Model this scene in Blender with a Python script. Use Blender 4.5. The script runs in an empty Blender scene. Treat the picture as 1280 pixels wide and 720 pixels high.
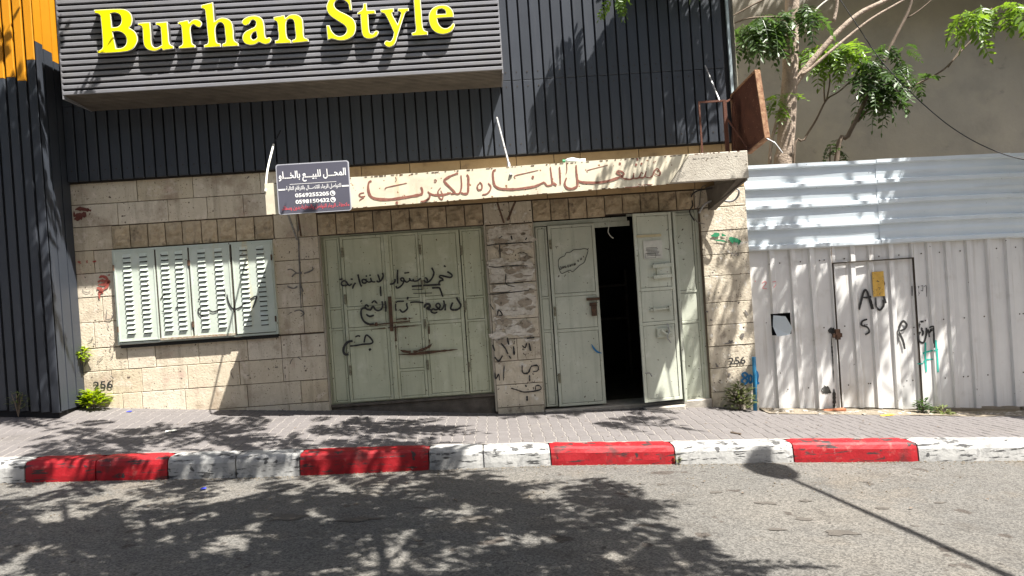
import bpy, bmesh, math, random
from mathutils import Vector, Matrix, noise
import numpy as np
random.seed(7); np.random.seed(7)
SC = bpy.context.scene
COL = SC.collection
# ---------------------------------------------------------------- camera, sky, sun, exposure
CAM = [[0.997263,-0.030678,-0.067265],[0.06746,0.005364,0.997708],[0.030247,0.999515,-0.007419]]
cam = bpy.data.cameras.new('camera'); cam.lens = 25.99; cam.sensor_width = 36.0; cam.clip_start = .05; cam.clip_end = 2000
co = bpy.data.objects.new('camera', cam); COL.objects.link(co)
r_, u_, f_ = [Vector(a) for a in CAM]
M3 = Matrix((r_, u_, -f_)).transposed()
co.matrix_world = Matrix.Translation((0,0,1.7)) @ M3.to_4x4()
SC.camera = co
SUN = Vector((-.42, .317, -1)).normalized()          # direction the light travels
el = math.asin(-SUN.z); az = math.atan2(-SUN.x, -SUN.y)
w = bpy.data.worlds.new('World'); SC.world = w; w.use_nodes = True
nt = w.node_tree; bg = nt.nodes['Background']
sky = nt.nodes.new('ShaderNodeTexSky'); sky.sky_type = 'NISHITA'; sky.sun_disc = False
sky.sun_elevation = el; sky.sun_rotation = az; sky.altitude = 300; sky.dust_density = 4.0; sky.ozone_density = .6
nt.links.new(sky.outputs[0], bg.inputs[0]); bg.inputs[1].default_value = .062
sl = bpy.data.lights.new('sun', 'SUN'); sl.energy = 5.0; sl.angle = math.radians(.53); sl.color = (1.0, .955, .885)
so = bpy.data.objects.new('sun', sl); COL.objects.link(so); so.rotation_euler = SUN.to_track_quat('-Z','Y').to_euler()
SC.view_settings.view_transform = 'Standard'; SC.view_settings.look = 'None'
SC.view_settings.gamma = 1; SC.view_settings.exposure = 1.75
try: SC.view_settings.use_curve_mapping = False
except Exception: pass
SC.cycles.max_bounces = 6; SC.cycles.transparent_max_bounces = 8
# ---------------------------------------------------------------- measured outlines in metres (X, Z) on their own planes
LETTERS = [('B',[[(-4.758,5.499,1),(-4.592,5.498,0),(-4.437,5.494,0),(-4.365,5.481,0),(-4.309,5.438,0),(-4.287,5.371,0),(-4.297,5.293,0),(-4.332,5.248,1),(-4.268,5.199,0),(-4.24,5.126,0),(-4.248,5.054,0),(-4.323,4.968,0),(-4.464,4.944,0),(-4.753,4.945,1),(-4.757,4.986,1),(-4.705,4.995,0),(-4.68,5.033,0),(-4.682,5.405,0),(-4.701,5.44,0),(-4.748,5.453,1)],[(-4.551,5.44,1),(-4.496,5.445,0),(-4.442,5.419,0),(-4.424,5.356,0),(-4.439,5.301,0),(-4.48,5.27,0),(-4.547,5.267,1)],[(-4.543,5.208,1),(-4.468,5.208,0),(-4.404,5.17,0),(-4.377,5.106,0),(-4.391,5.039,0),(-4.438,5.003,0),(-4.514,4.997,1)]]),('u',[[(-4.222,5.302,1),(-4.069,5.305,1),(-4.065,5.156,0),(-4.064,5.02,0),(-4.022,4.979,0),(-3.942,5.008,1),(-3.942,5.216,0),(-3.958,5.249,0),(-3.999,5.259,1),(-4.0,5.296,1),(-3.851,5.298,1),(-3.848,5.121,0),(-3.841,5.019,0),(-3.793,4.982,1),(-3.793,4.953,1),(-3.936,4.936,1),(-3.945,4.963,1),(-4.031,4.934,0),(-4.118,4.956,0),(-4.164,5.015,0),(-4.169,5.218,0),(-4.181,5.258,0),(-4.221,5.272,1)]]),('r',[[(-3.721,5.286,1),(-3.591,5.306,1),(-3.579,5.27,1),(-3.541,5.299,0),(-3.49,5.31,0),(-3.436,5.285,0),(-3.421,5.243,0),(-3.452,5.202,0),(-3.491,5.214,0),(-3.525,5.241,0),(-3.558,5.221,0),(-3.57,5.171,0),(-3.563,5.048,0),(-3.557,5.002,0),(-3.523,4.983,1),(-3.523,4.948,1),(-3.73,4.946,1),(-3.731,4.975,1),(-3.687,4.999,0),(-3.679,5.055,0),(-3.682,5.218,0),(-3.695,5.249,0),(-3.72,5.255,1)]]),('h',[[(-3.417,5.485,1),(-3.264,5.512,1),(-3.261,5.374,0),(-3.261,5.27,1),(-3.19,5.307,0),(-3.115,5.302,0),(-3.049,5.254,0),(-3.031,5.145,0),(-3.028,5.017,0),(-2.98,4.977,1),(-2.979,4.938,1),(-3.185,4.937,1),(-3.185,4.978,1),(-3.142,4.999,0),(-3.139,5.1,0),(-3.147,5.209,0),(-3.182,5.249,0),(-3.227,5.232,0),(-3.257,5.17,0),(-3.258,5.056,0),(-3.247,4.998,0),(-3.203,4.983,1),(-3.201,4.941,1),(-3.415,4.941,1),(-3.415,4.976,1),(-3.363,4.999,0),(-3.36,5.126,0),(-3.368,5.38,0),(-3.377,5.425,0),(-3.418,5.444,1)]]),('a',[[(-2.917,5.247,0),(-2.876,5.289,0),(-2.799,5.313,0),(-2.711,5.305,0),(-2.657,5.264,0),(-2.638,5.174,0),(-2.637,5.059,0),(-2.623,5.02,0),(-2.597,5.025,0),(-2.572,5.023,0),(-2.562,4.991,0),(-2.59,4.954,0),(-2.647,4.942,0),(-2.721,4.974,1),(-2.774,4.946,0),(-2.85,4.944,0),(-2.91,4.979,0),(-2.924,5.05,0),(-2.889,5.111,0),(-2.81,5.151,0),(-2.758,5.174,0),(-2.742,5.224,0),(-2.765,5.257,0),(-2.797,5.253,0),(-2.824,5.216,0),(-2.87,5.193,0),(-2.907,5.208,0)],[(-2.747,5.11,1),(-2.789,5.093,0),(-2.815,5.044,0),(-2.794,5.01,0),(-2.763,5.015,0),(-2.739,5.039,1)]]),('n',[[(-2.516,5.281,1),(-2.376,5.299,1),(-2.366,5.26,1),(-2.306,5.298,0),(-2.218,5.296,0),(-2.157,5.248,0),(-2.146,5.146,0),(-2.143,5.005,0),(-2.094,4.977,1),(-2.09,4.945,1),(-2.3,4.935,1),(-2.303,4.976,1),(-2.258,4.993,0),(-2.254,5.101,0),(-2.267,5.223,0),(-2.31,5.244,0),(-2.35,5.221,0),(-2.365,5.145,0),(-2.358,5.011,0),(-2.313,4.974,1),(-2.312,4.938,1),(-2.518,4.94,1),(-2.518,4.982,1),(-2.473,4.998,0),(-2.469,5.113,0),(-2.477,5.215,0),(-2.513,5.237,1)]]),('S',[[(-1.525,5.507,1),(-1.514,5.313,1),(-1.547,5.307,1),(-1.565,5.402,0),(-1.64,5.456,0),(-1.713,5.439,0),(-1.735,5.383,0),(-1.692,5.323,0),(-1.582,5.259,0),(-1.501,5.19,0),(-1.479,5.095,0),(-1.514,4.996,0),(-1.604,4.941,0),(-1.705,4.935,0),(-1.796,4.962,0),(-1.85,4.946,1),(-1.855,5.138,1),(-1.813,5.135,1),(-1.789,5.062,0),(-1.729,5.001,0),(-1.657,4.997,0),(-1.604,5.045,0),(-1.614,5.11,0),(-1.688,5.172,0),(-1.797,5.257,0),(-1.835,5.331,0),(-1.826,5.416,0),(-1.767,5.485,0),(-1.665,5.511,0),(-1.581,5.486,0)]]),('t',[[(-1.365,5.391,1),(-1.326,5.396,1),(-1.321,5.302,1),(-1.221,5.299,1),(-1.217,5.25,1),(-1.313,5.247,1),(-1.311,5.028,0),(-1.277,4.997,0),(-1.239,5.031,0),(-1.203,5.029,0),(-1.198,5.0,0),(-1.245,4.952,0),(-1.332,4.935,0),(-1.394,4.968,0),(-1.411,5.034,0),(-1.414,5.25,1),(-1.454,5.252,1),(-1.449,5.28,1),(-1.384,5.32,0)]]),('y',[[(-1.156,5.3,1),(-0.983,5.309,1),(-0.982,5.264,1),(-1.006,5.248,0),(-0.991,5.197,0),(-0.947,5.105,1),(-0.898,5.228,0),(-0.905,5.253,0),(-0.936,5.264,1),(-0.93,5.302,1),(-0.792,5.301,1),(-0.792,5.265,1),(-0.833,5.246,0),(-0.862,5.19,0),(-0.957,4.95,0),(-1.0,4.852,0),(-1.06,4.815,0),(-1.109,4.826,0),(-1.135,4.867,0),(-1.104,4.901,0),(-1.055,4.891,0),(-1.018,4.939,0),(-1.004,4.996,1),(-1.103,5.239,0),(-1.152,5.261,1)]]),('l',[[(-0.764,5.465,1),(-0.633,5.48,1),(-0.63,5.205,0),(-0.621,5.017,0),(-0.569,4.986,1),(-0.569,4.942,1),(-0.774,4.94,1),(-0.779,4.98,1),(-0.726,5.002,0),(-0.723,5.11,0),(-0.723,5.384,0),(-0.726,5.42,0),(-0.762,5.429,1)]]),('e',[[(-0.225,5.151,1),(-0.225,5.212,0),(-0.271,5.286,0),(-0.363,5.317,0),(-0.473,5.29,0),(-0.536,5.215,0),(-0.543,5.1,0),(-0.507,5.004,0),(-0.424,4.948,0),(-0.323,4.946,0),(-0.248,4.989,0),(-0.217,5.059,0),(-0.242,5.071,0),(-0.273,5.041,0),(-0.333,5.013,0),(-0.389,5.033,0),(-0.428,5.093,0),(-0.436,5.148,1)],[(-0.436,5.202,1),(-0.425,5.252,0),(-0.373,5.266,0),(-0.332,5.244,0),(-0.323,5.2,1)]])]
FASCIA = [(0.0127,[(-1.472,2.937),(-1.514,2.932),(-1.536,2.913),(-1.517,2.89),(-1.461,2.894)]),(0.0127,[(-1.476,2.881),(-1.512,2.862),(-1.541,2.843)]),(0.0253,[(-1.372,3.077),(-1.408,3.058),(-1.42,2.975),(-1.398,2.89),(-1.324,2.85),(-1.172,2.833),(-1.004,2.844),(-0.835,2.861),(-0.764,2.877),(-0.754,2.919),(-0.765,2.962)]),(0.0309,[(-1.094,2.786),(-1.064,2.785)]),(0.0098,[(-1.213,2.955),(-1.197,2.982),(-1.077,3.002),(-0.936,3.022)]),(0.007,[(-1.077,3.107),(-1.065,3.072),(-1.081,3.045)]),(0.0183,[(-0.686,2.901),(-0.66,2.864),(-0.677,2.816),(-0.728,2.788),(-0.784,2.783)]),(0.0211,[(-0.666,2.878),(-0.612,2.854),(-0.542,2.849),(-0.472,2.852),(-0.401,2.868)]),(0.0127,[(-0.522,2.939),(-0.56,2.893),(-0.551,2.822),(-0.518,2.792),(-0.501,2.833),(-0.524,2.904)]),(0.0084,[(-0.599,3.035),(-0.582,3.045),(-0.569,3.025),(-0.587,3.011),(-0.6,3.027)]),(0.0211,[(-0.293,3.107),(-0.386,3.078),(-0.466,3.034),(-0.462,2.999),(-0.397,2.924),(-0.352,2.865),(-0.401,2.854)]),(0.0155,[(-0.26,3.077),(-0.262,2.944),(-0.289,2.861),(-0.332,2.85),(-0.365,2.88)]),(0.0211,[(-0.19,3.08),(-0.171,3.05),(-0.178,2.939),(-0.191,2.855),(-0.234,2.844),(-0.275,2.86)]),(0.0141,[(-0.029,2.971),(-0.066,2.931),(-0.056,2.882),(-0.013,2.893),(-0.009,2.949),(-0.035,2.979)]),(0.0146,[(0.071,2.96),(0.102,2.914),(0.084,2.862),(0.042,2.826),(-0.012,2.819)]),(0.0214,[(0.179,3.118),(0.144,3.101),(0.138,3.014),(0.151,2.926),(0.207,2.883),(0.284,2.869),(0.381,2.862),(0.488,2.865),(0.645,2.88),(0.746,2.917),(0.775,2.925)]),(0.0088,[(0.414,2.992),(0.401,3.017),(0.431,3.034),(0.56,3.055),(0.708,3.08)]),(0.0292,[(0.619,2.998),(0.648,2.996)]),(0.0165,[(0.775,2.925),(0.802,2.884),(0.841,2.882),(0.871,2.899),(0.868,2.987),(0.861,3.114)]),(0.0233,[(0.882,2.909),(0.924,2.877)]),(0.0156,[(0.975,3.107),(0.976,3.0),(0.973,2.883)]),(0.0208,[(1.185,3.114),(1.184,3.015),(1.189,2.916),(1.179,2.851),(1.116,2.822),(1.051,2.837),(1.027,2.893),(1.054,2.963)]),(0.0241,[(1.189,2.927),(1.243,2.896),(1.341,2.884),(1.451,2.878),(1.584,2.891),(1.686,2.918),(1.742,2.936)]),(0.0077,[(1.068,3.165),(1.067,3.066),(1.052,3.012)]),(0.0087,[(1.322,3.012),(1.318,3.034),(1.363,3.048),(1.586,3.089)]),(0.0262,[(1.722,3.097),(1.751,3.095)]),(0.0175,[(1.742,2.936),(1.777,2.961),(1.757,2.996),(1.708,3.004),(1.69,2.983),(1.733,2.959),(1.763,2.924)]),(0.0153,[(1.741,2.925),(1.806,2.899),(1.884,2.9),(1.905,2.97)]),(0.0142,[(1.884,2.9),(1.961,2.906),(1.999,2.975)]),(0.0142,[(1.961,2.906),(2.028,2.907),(2.061,2.982)]),(0.012,[(2.029,2.918),(2.094,2.897),(2.14,2.922),(2.154,2.965),(2.201,3.006),(2.237,2.96),(2.229,2.922),(2.185,2.93),(2.159,2.959)]),(0.0241,[(1.949,3.138),(1.973,3.136)]),(0.0262,[(1.926,3.073),(1.952,3.069)]),(0.0241,[(1.995,3.08),(2.019,3.075)]),(0.0055,[(2.15,3.081),(2.196,3.1)]),(0.0077,[(1.777,2.796),(1.899,2.794),(1.954,2.798)]),(0.0077,[(1.94,2.83),(1.988,2.811),(2.066,2.814),(2.133,2.812)])]
DOORG = [(0.0198,[(-0.622,2.002),(-0.597,1.983)]),(0.0198,[(-0.579,1.915),(-0.523,1.872),(-0.518,1.845),(-0.548,1.83),(-0.623,1.852),(-0.677,1.867),(-0.694,1.846),(-0.658,1.822),(-0.649,1.799),(-0.689,1.791),(-0.706,1.759),(-0.702,1.726)]),(0.0198,[(-0.794,1.985),(-0.775,1.94),(-0.769,1.902),(-0.795,1.842),(-0.847,1.79),(-0.891,1.787),(-0.915,1.817)]),(0.0176,[(-0.897,1.853),(-0.866,1.825),(-0.87,1.77)]),(0.0198,[(-1.091,1.741),(-1.003,1.742),(-0.894,1.741),(-0.784,1.74),(-0.686,1.738)]),(0.0088,[(-1.09,1.697),(-1.007,1.693),(-0.941,1.687)]),(0.0088,[(-1.076,1.641),(-0.945,1.634),(-0.814,1.63)]),(0.0198,[(-0.809,1.7),(-0.754,1.698),(-0.704,1.691),(-0.682,1.625),(-0.664,1.565)]),(0.0176,[(-0.957,1.846),(-1.003,1.816),(-1.053,1.811),(-1.067,1.843)]),(0.0176,[(-1.058,1.816),(-1.099,1.823),(-1.118,1.859)]),(0.0176,[(-1.111,1.83),(-1.152,1.804),(-1.184,1.824),(-1.203,1.865),(-1.236,1.861),(-1.228,1.827),(-1.184,1.824)]),(0.0198,[(-1.195,1.825),(-1.215,1.782),(-1.255,1.745),(-1.3,1.731),(-1.309,1.762)]),(0.0176,[(-1.183,1.934),(-1.111,1.938)]),(0.0198,[(-1.271,1.988),(-1.282,1.897),(-1.285,1.791)]),(0.0198,[(-1.315,1.859),(-1.322,1.822),(-1.354,1.796),(-1.394,1.79)]),(0.0198,[(-1.487,1.959),(-1.48,1.91),(-1.51,1.857),(-1.548,1.835),(-1.578,1.851)]),(0.0176,[(-1.554,1.941),(-1.54,1.892),(-1.53,1.847)]),(0.0176,[(-1.596,1.839),(-1.631,1.841),(-1.651,1.866),(-1.657,1.9)]),(0.0176,[(-1.641,1.85),(-1.686,1.84),(-1.717,1.86),(-1.724,1.891)]),(0.0176,[(-1.717,1.856),(-1.748,1.884),(-1.777,1.873),(-1.771,1.837),(-1.736,1.831),(-1.713,1.851)]),(0.0198,[(-1.83,1.96),(-1.82,1.889),(-1.803,1.811),(-1.787,1.786)]),(0.0176,[(-1.725,1.926),(-1.703,1.929)]),(0.0176,[(-1.673,1.934),(-1.651,1.937)]),(0.0198,[(-1.871,1.844),(-1.899,1.811),(-1.92,1.764)]),(0.0176,[(-1.924,1.834),(-1.96,1.811),(-1.984,1.838),(-2.014,1.88),(-2.054,1.872),(-2.071,1.84),(-2.047,1.816),(-1.986,1.821)]),(0.0176,[(-1.937,1.901),(-1.906,1.895)]),(0.0176,[(-2.093,1.903),(-2.049,1.911)]),(0.0198,[(-1.527,1.77),(-1.531,1.705),(-1.529,1.632)]),(0.022,[(-0.475,1.545),(-0.45,1.488),(-0.423,1.438),(-0.434,1.395),(-0.48,1.371),(-0.535,1.371),(-0.566,1.391),(-0.55,1.44),(-0.532,1.476)]),(0.0198,[(-0.657,1.513),(-0.652,1.458),(-0.675,1.405),(-0.71,1.383),(-0.745,1.409),(-0.771,1.453),(-0.736,1.477),(-0.71,1.444),(-0.73,1.406),(-0.775,1.389),(-0.814,1.403),(-0.845,1.37),(-0.8,1.343),(-0.756,1.355)]),(0.0198,[(-0.645,1.369),(-0.642,1.413),(-0.632,1.461)]),(0.0264,[(-0.937,1.429),(-0.912,1.471),(-0.868,1.477),(-0.857,1.439),(-0.894,1.415),(-0.841,1.39)]),(0.0176,[(-1.329,1.526),(-1.302,1.542),(-1.214,1.54)]),(0.0176,[(-1.128,1.517),(-1.041,1.518),(-0.943,1.5)]),(0.0308,[(-1.172,1.581),(-1.146,1.575)]),(0.0198,[(-1.283,1.431),(-1.246,1.389),(-1.202,1.405),(-1.171,1.439),(-1.179,1.483),(-1.172,1.516)]),(0.0176,[(-1.33,1.515),(-1.336,1.461),(-1.332,1.412)]),(0.0198,[(-1.476,1.558),(-1.473,1.47),(-1.477,1.409)]),(0.0198,[(-1.519,1.561),(-1.517,1.495),(-1.538,1.448),(-1.583,1.432),(-1.625,1.454),(-1.644,1.493),(-1.666,1.483),(-1.69,1.45),(-1.744,1.467),(-1.763,1.501),(-1.74,1.524),(-1.711,1.495)]),(0.0176,[(-1.666,1.545),(-1.623,1.573),(-1.587,1.531)]),(0.022,[(-1.743,1.484),(-1.798,1.479),(-1.822,1.437),(-1.817,1.351),(-1.778,1.283),(-1.715,1.25),(-1.654,1.254)]),(0.0264,[(-1.819,1.586),(-1.802,1.576)]),(0.0198,[(-1.753,1.393),(-1.708,1.359),(-1.646,1.372)]),(0.0176,[(-1.927,1.084),(-1.889,1.099),(-1.857,1.088)]),(0.0198,[(-1.809,0.997),(-1.793,1.064),(-1.769,1.1),(-1.727,1.07),(-1.686,1.002),(-1.723,0.976),(-1.821,0.976),(-1.931,0.964),(-2.007,0.963)]),(0.0264,[(-1.966,1.032),(-2.025,1.025),(-2.083,0.974),(-2.106,0.899),(-2.081,0.849),(-2.037,0.851)]),(0.0286,[(-1.743,0.909),(-1.727,0.881)])]
DOORRUST = [(0.033,[(-1.326,0.866),(-1.262,0.836),(-1.132,0.818),(-0.999,0.844),(-0.909,0.877),(-0.857,0.922)]),(0.0286,[(-1.342,0.793),(-1.134,0.789),(-0.914,0.798),(-0.694,0.805),(-0.507,0.809)]),(0.0154,[(-1.698,1.178),(-1.501,1.18),(-1.37,1.182),(-1.195,1.183),(-1.02,1.18)]),(0.0198,[(-1.1,1.295),(-1.187,1.292),(-1.275,1.294),(-1.363,1.291)]),(0.0176,[(-1.356,1.22),(-1.359,1.089),(-1.369,0.87)]),(0.022,[(-0.885,1.232),(-0.892,1.056),(-0.894,0.902)])]
SHUTG = [(0.0116,[(-4.449,1.867),(-4.497,1.836),(-4.534,1.793)]),(0.0139,[(-4.255,1.728),(-4.304,1.678),(-4.339,1.653)]),(0.007,[(-4.397,1.634),(-4.466,1.62),(-4.534,1.632)]),(0.0209,[(-4.021,1.758),(-4.003,1.756)]),(0.0139,[(-3.898,1.634),(-4.023,1.631),(-4.007,1.538),(-3.885,1.49)]),(0.0163,[(-3.899,1.618),(-3.834,1.572),(-3.729,1.6)]),(0.0163,[(-3.624,1.8),(-3.609,1.695),(-3.559,1.599),(-3.467,1.605),(-3.347,1.689),(-3.229,1.75),(-3.246,1.67),(-3.285,1.592)]),(0.0186,[(-3.657,1.894),(-3.656,1.767)])]
BUBBLE = [(0.0066,[(0.999,1.972),(0.994,1.906),(1.002,1.85),(1.03,1.782),(1.087,1.796),(1.155,1.818),(1.186,1.794),(1.245,1.834),(1.292,1.875),(1.361,1.915),(1.4,2.001),(1.428,2.087),(1.374,2.109),(1.307,2.102),(1.229,2.105),(1.172,2.071),(1.116,2.068),(1.091,2.026),(1.034,2.007),(0.999,1.972)]),(0.0066,[(1.014,1.872),(1.016,1.838),(1.037,1.848),(1.03,1.875),(1.014,1.872)]),(0.0066,[(1.052,1.88),(1.055,1.847),(1.075,1.885),(1.077,1.854)]),(0.0066,[(1.093,1.888),(1.093,1.857),(1.11,1.872)]),(0.0066,[(1.127,1.895),(1.127,1.864),(1.145,1.872),(1.142,1.898)]),(0.0066,[(1.16,1.902),(1.167,1.87),(1.183,1.905)]),(0.0066,[(1.199,1.908),(1.199,1.877)]),(0.0066,[(1.217,1.913),(1.219,1.88),(1.234,1.914),(1.237,1.883)]),(0.0066,[(1.27,1.954),(1.278,1.931),(1.288,1.957)]),(0.0066,[(1.31,1.98),(1.319,1.953),(1.335,1.987)]),(0.0066,[(1.356,2.008),(1.361,1.986)])]
BLUESW = [(0.0184,[(1.39,0.752),(1.417,0.692),(1.465,0.637),(1.53,0.612)])]
WALLG = [(0.0069,[(-5.607,2.043),(-5.603,1.983),(-5.547,1.954),(-5.503,1.977)]),(0.0086,[(-5.316,1.566),(-5.257,1.57),(-5.219,1.627),(-5.234,1.653)]),(0.0069,[(-5.298,1.7),(-5.311,1.633),(-5.314,1.582)]),(0.0069,[(-5.429,1.726),(-5.382,1.689),(-5.345,1.737)]),(0.0086,[(-5.304,1.497),(-5.284,1.428),(-5.273,1.342),(-5.219,1.271)]),(0.0069,[(-5.594,1.28),(-5.543,1.293),(-5.515,1.342)]),(0.0086,[(-5.573,2.176),(-5.552,2.158)]),(0.0086,[(-5.499,0.97),(-5.446,1.017),(-5.393,1.064)]),(0.0086,[(-5.358,1.087),(-5.345,1.035),(-5.313,1.016),(-5.268,1.055),(-5.257,1.097)]),(0.0103,[(-5.229,0.891),(-5.191,0.837)]),(0.0086,[(-5.32,0.787),(-5.265,0.741)]),(0.0137,[(-5.513,1.25),(-5.498,1.229)]),(0.0086,[(-5.66,0.939),(-5.621,1.021)]),(0.0069,[(-5.182,0.973),(-5.133,0.961),(-5.091,0.966)]),(0.0103,[(-5.292,1.192),(-5.287,1.141)]),(0.0075,[(-3.637,0.775),(-3.668,0.722),(-3.638,0.627)]),(0.0094,[(-3.33,0.688),(-3.333,0.651),(-3.348,0.621)]),(0.0075,[(-3.453,0.651),(-3.377,0.673),(-3.341,0.671)]),(0.0094,[(-3.152,0.741),(-3.135,0.712)]),(0.0131,[(-3.096,0.741),(-3.013,0.744)]),(0.0094,[(-2.845,0.775),(-2.813,0.838),(-2.738,0.861),(-2.685,0.82)]),(0.0169,[(-2.654,0.73),(-2.636,0.729)]),(0.0075,[(-2.92,0.631),(-2.923,0.579)]),(0.014,[(-2.594,2.769),(-2.606,2.537),(-2.623,2.119),(-2.632,1.794),(-2.64,1.539)]),(0.0117,[(-2.839,2.064),(-2.745,2.093),(-2.657,2.029),(-2.586,2.047)]),(0.0164,[(-2.754,1.965),(-2.68,2.03),(-2.565,2.022),(-2.447,2.061),(-2.444,2.107)]),(0.0164,[(-2.807,1.853),(-2.717,1.823),(-2.634,1.864),(-2.594,1.768)]),(0.014,[(-2.81,1.48),(-2.669,1.517),(-2.603,1.466),(-2.653,1.423)]),(0.0164,[(-2.526,2.253),(-2.48,2.249)])]
REDG = [(0.0344,[(-5.656,3.11),(-5.564,3.116),(-5.482,3.099),(-5.393,3.076)]),(0.0481,[(-5.662,3.026),(-5.571,3.029),(-5.504,3.033),(-5.429,3.036)]),(0.0447,[(-5.657,2.98),(-5.59,2.988),(-5.539,3.001)]),(0.0241,[(-5.649,3.093),(-5.647,3.008),(-5.625,2.965)]),(0.0137,[(-5.649,2.391),(-5.607,2.388)]),(0.0137,[(-5.532,2.4),(-5.518,2.362)]),(0.0155,[(-5.447,2.378),(-5.396,2.384)]),(0.0275,[(-5.375,2.146),(-5.332,2.168),(-5.275,2.139),(-5.27,2.096),(-5.352,2.11),(-5.396,2.088)]),(0.0309,[(-5.39,2.054),(-5.306,2.056),(-5.245,2.095),(-5.275,2.021),(-5.328,1.982)]),(0.0344,[(-5.417,2.013),(-5.345,1.983),(-5.381,1.943),(-5.33,1.948)]),(0.0206,[(-5.39,1.927),(-5.387,1.859)]),(0.0155,[(-5.238,2.188),(-5.231,2.17)]),(0.012,[(-5.649,2.384),(-5.601,2.364)]),(0.012,[(-5.515,2.401),(-5.511,2.341)]),(0.0137,[(-5.442,2.37),(-5.397,2.376)])]
GREENG = [(0.035,[(3.154,2.163),(3.27,2.181),(3.396,2.16)]),(0.045,[(3.407,2.134),(3.519,2.089),(3.606,2.058)]),(0.025,[(3.442,2.081),(3.541,2.037),(3.592,2.046)]),(0.015,[(3.214,2.109),(3.34,2.088),(3.414,2.058)])]
PIERG = [(0.0186,[(3.129,0.366),(3.14,0.325),(3.166,0.31)]),(0.0239,[(3.302,0.206),(3.316,0.17)]),(0.0239,[(3.339,0.674),(3.363,0.64),(3.392,0.67)]),(0.0239,[(3.511,0.742),(3.53,0.7),(3.549,0.739),(3.523,0.752)]),(0.0133,[(3.268,0.625),(3.418,0.641)]),(0.0212,[(3.596,1.085),(3.631,1.002)]),(0.0186,[(3.029,1.111),(3.069,1.095)]),(0.0186,[(3.088,0.986),(3.12,0.97)]),(0.0125,[(3.454,1.878),(3.469,1.915),(3.491,1.863),(3.519,1.907),(3.542,1.865),(3.571,1.908)]),(0.01,[(3.003,2.576),(3.044,2.624),(3.085,2.848),(3.164,2.894)]),(0.01,[(2.968,2.427),(3.002,2.375),(3.102,2.343)])]
BLUEG = [(0.0239,[(3.538,0.203),(3.496,0.179),(3.533,0.128),(3.576,0.16),(3.538,0.203)]),(0.0239,[(3.533,0.128),(3.484,0.086),(3.527,0.042),(3.565,0.08),(3.533,0.128)]),(0.0239,[(3.617,0.17),(3.587,0.119),(3.601,0.05),(3.639,0.088),(3.624,0.156)]),(0.0265,[(3.688,0.219),(3.717,0.163),(3.705,0.056),(3.73,0.028)])]
PILG = [(0.0262,[(-0.013,0.847),(0.013,0.757)]),(0.0241,[(0.007,0.67),(0.058,0.611),(0.118,0.684)]),(0.0241,[(0.108,0.86),(0.158,0.791),(0.196,0.7)]),(0.0262,[(0.2,0.931),(0.216,0.831)]),(0.0262,[(0.28,0.804),(0.283,0.683)]),(0.0219,[(0.401,0.807),(0.442,0.771),(0.468,0.835)]),(0.0262,[(0.501,0.833),(0.516,0.722)]),(0.0219,[(0.473,0.901),(0.583,0.91)]),(0.0197,[(0.382,0.534),(0.386,0.424),(0.462,0.418),(0.512,0.502),(0.6,0.507),(0.6,0.441),(0.529,0.424)]),(0.0197,[(0.478,0.384),(0.476,0.296)]),(0.0175,[(0.207,0.217),(0.282,0.189),(0.4,0.148),(0.61,0.166),(0.614,0.22),(0.559,0.224),(0.545,0.17)]),(0.0197,[(0.407,0.246),(0.427,0.223)]),(0.0262,[(0.423,0.091),(0.42,0.025)]),(0.0175,[(-0.007,0.452),(-0.002,0.363),(0.046,0.426),(0.051,0.338)]),(0.0175,[(0.129,0.53),(0.105,0.334)]),(0.0197,[(0.205,0.678),(0.235,0.632)]),(0.0162,[(0.007,2.24),(0.15,2.251),(0.313,2.251),(0.638,2.249)]),(0.0162,[(0.18,2.239),(0.178,2.056)]),(0.0183,[(0.351,2.36),(0.361,2.298)]),(0.0183,[(0.549,2.286),(0.571,2.315)]),(0.0162,[(0.008,1.946),(0.128,1.927),(0.291,1.937),(0.555,1.919)]),(0.0142,[(0.176,2.331),(0.228,2.358)]),(0.0122,[(0.243,1.828),(0.234,1.687),(0.353,1.638)]),(0.0101,[(0.425,2.101),(0.487,2.117),(0.566,2.081)]),(0.0122,[(0.072,1.697),(0.275,1.694),(0.478,1.69)]),(0.0162,[(0.082,1.249),(0.108,1.329),(0.154,1.255),(0.103,1.248)]),(0.0142,[(-0.008,1.418),(0.037,1.334)]),(0.0122,[(-0.019,1.551),(0.266,1.562),(0.552,1.573)])]
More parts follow.
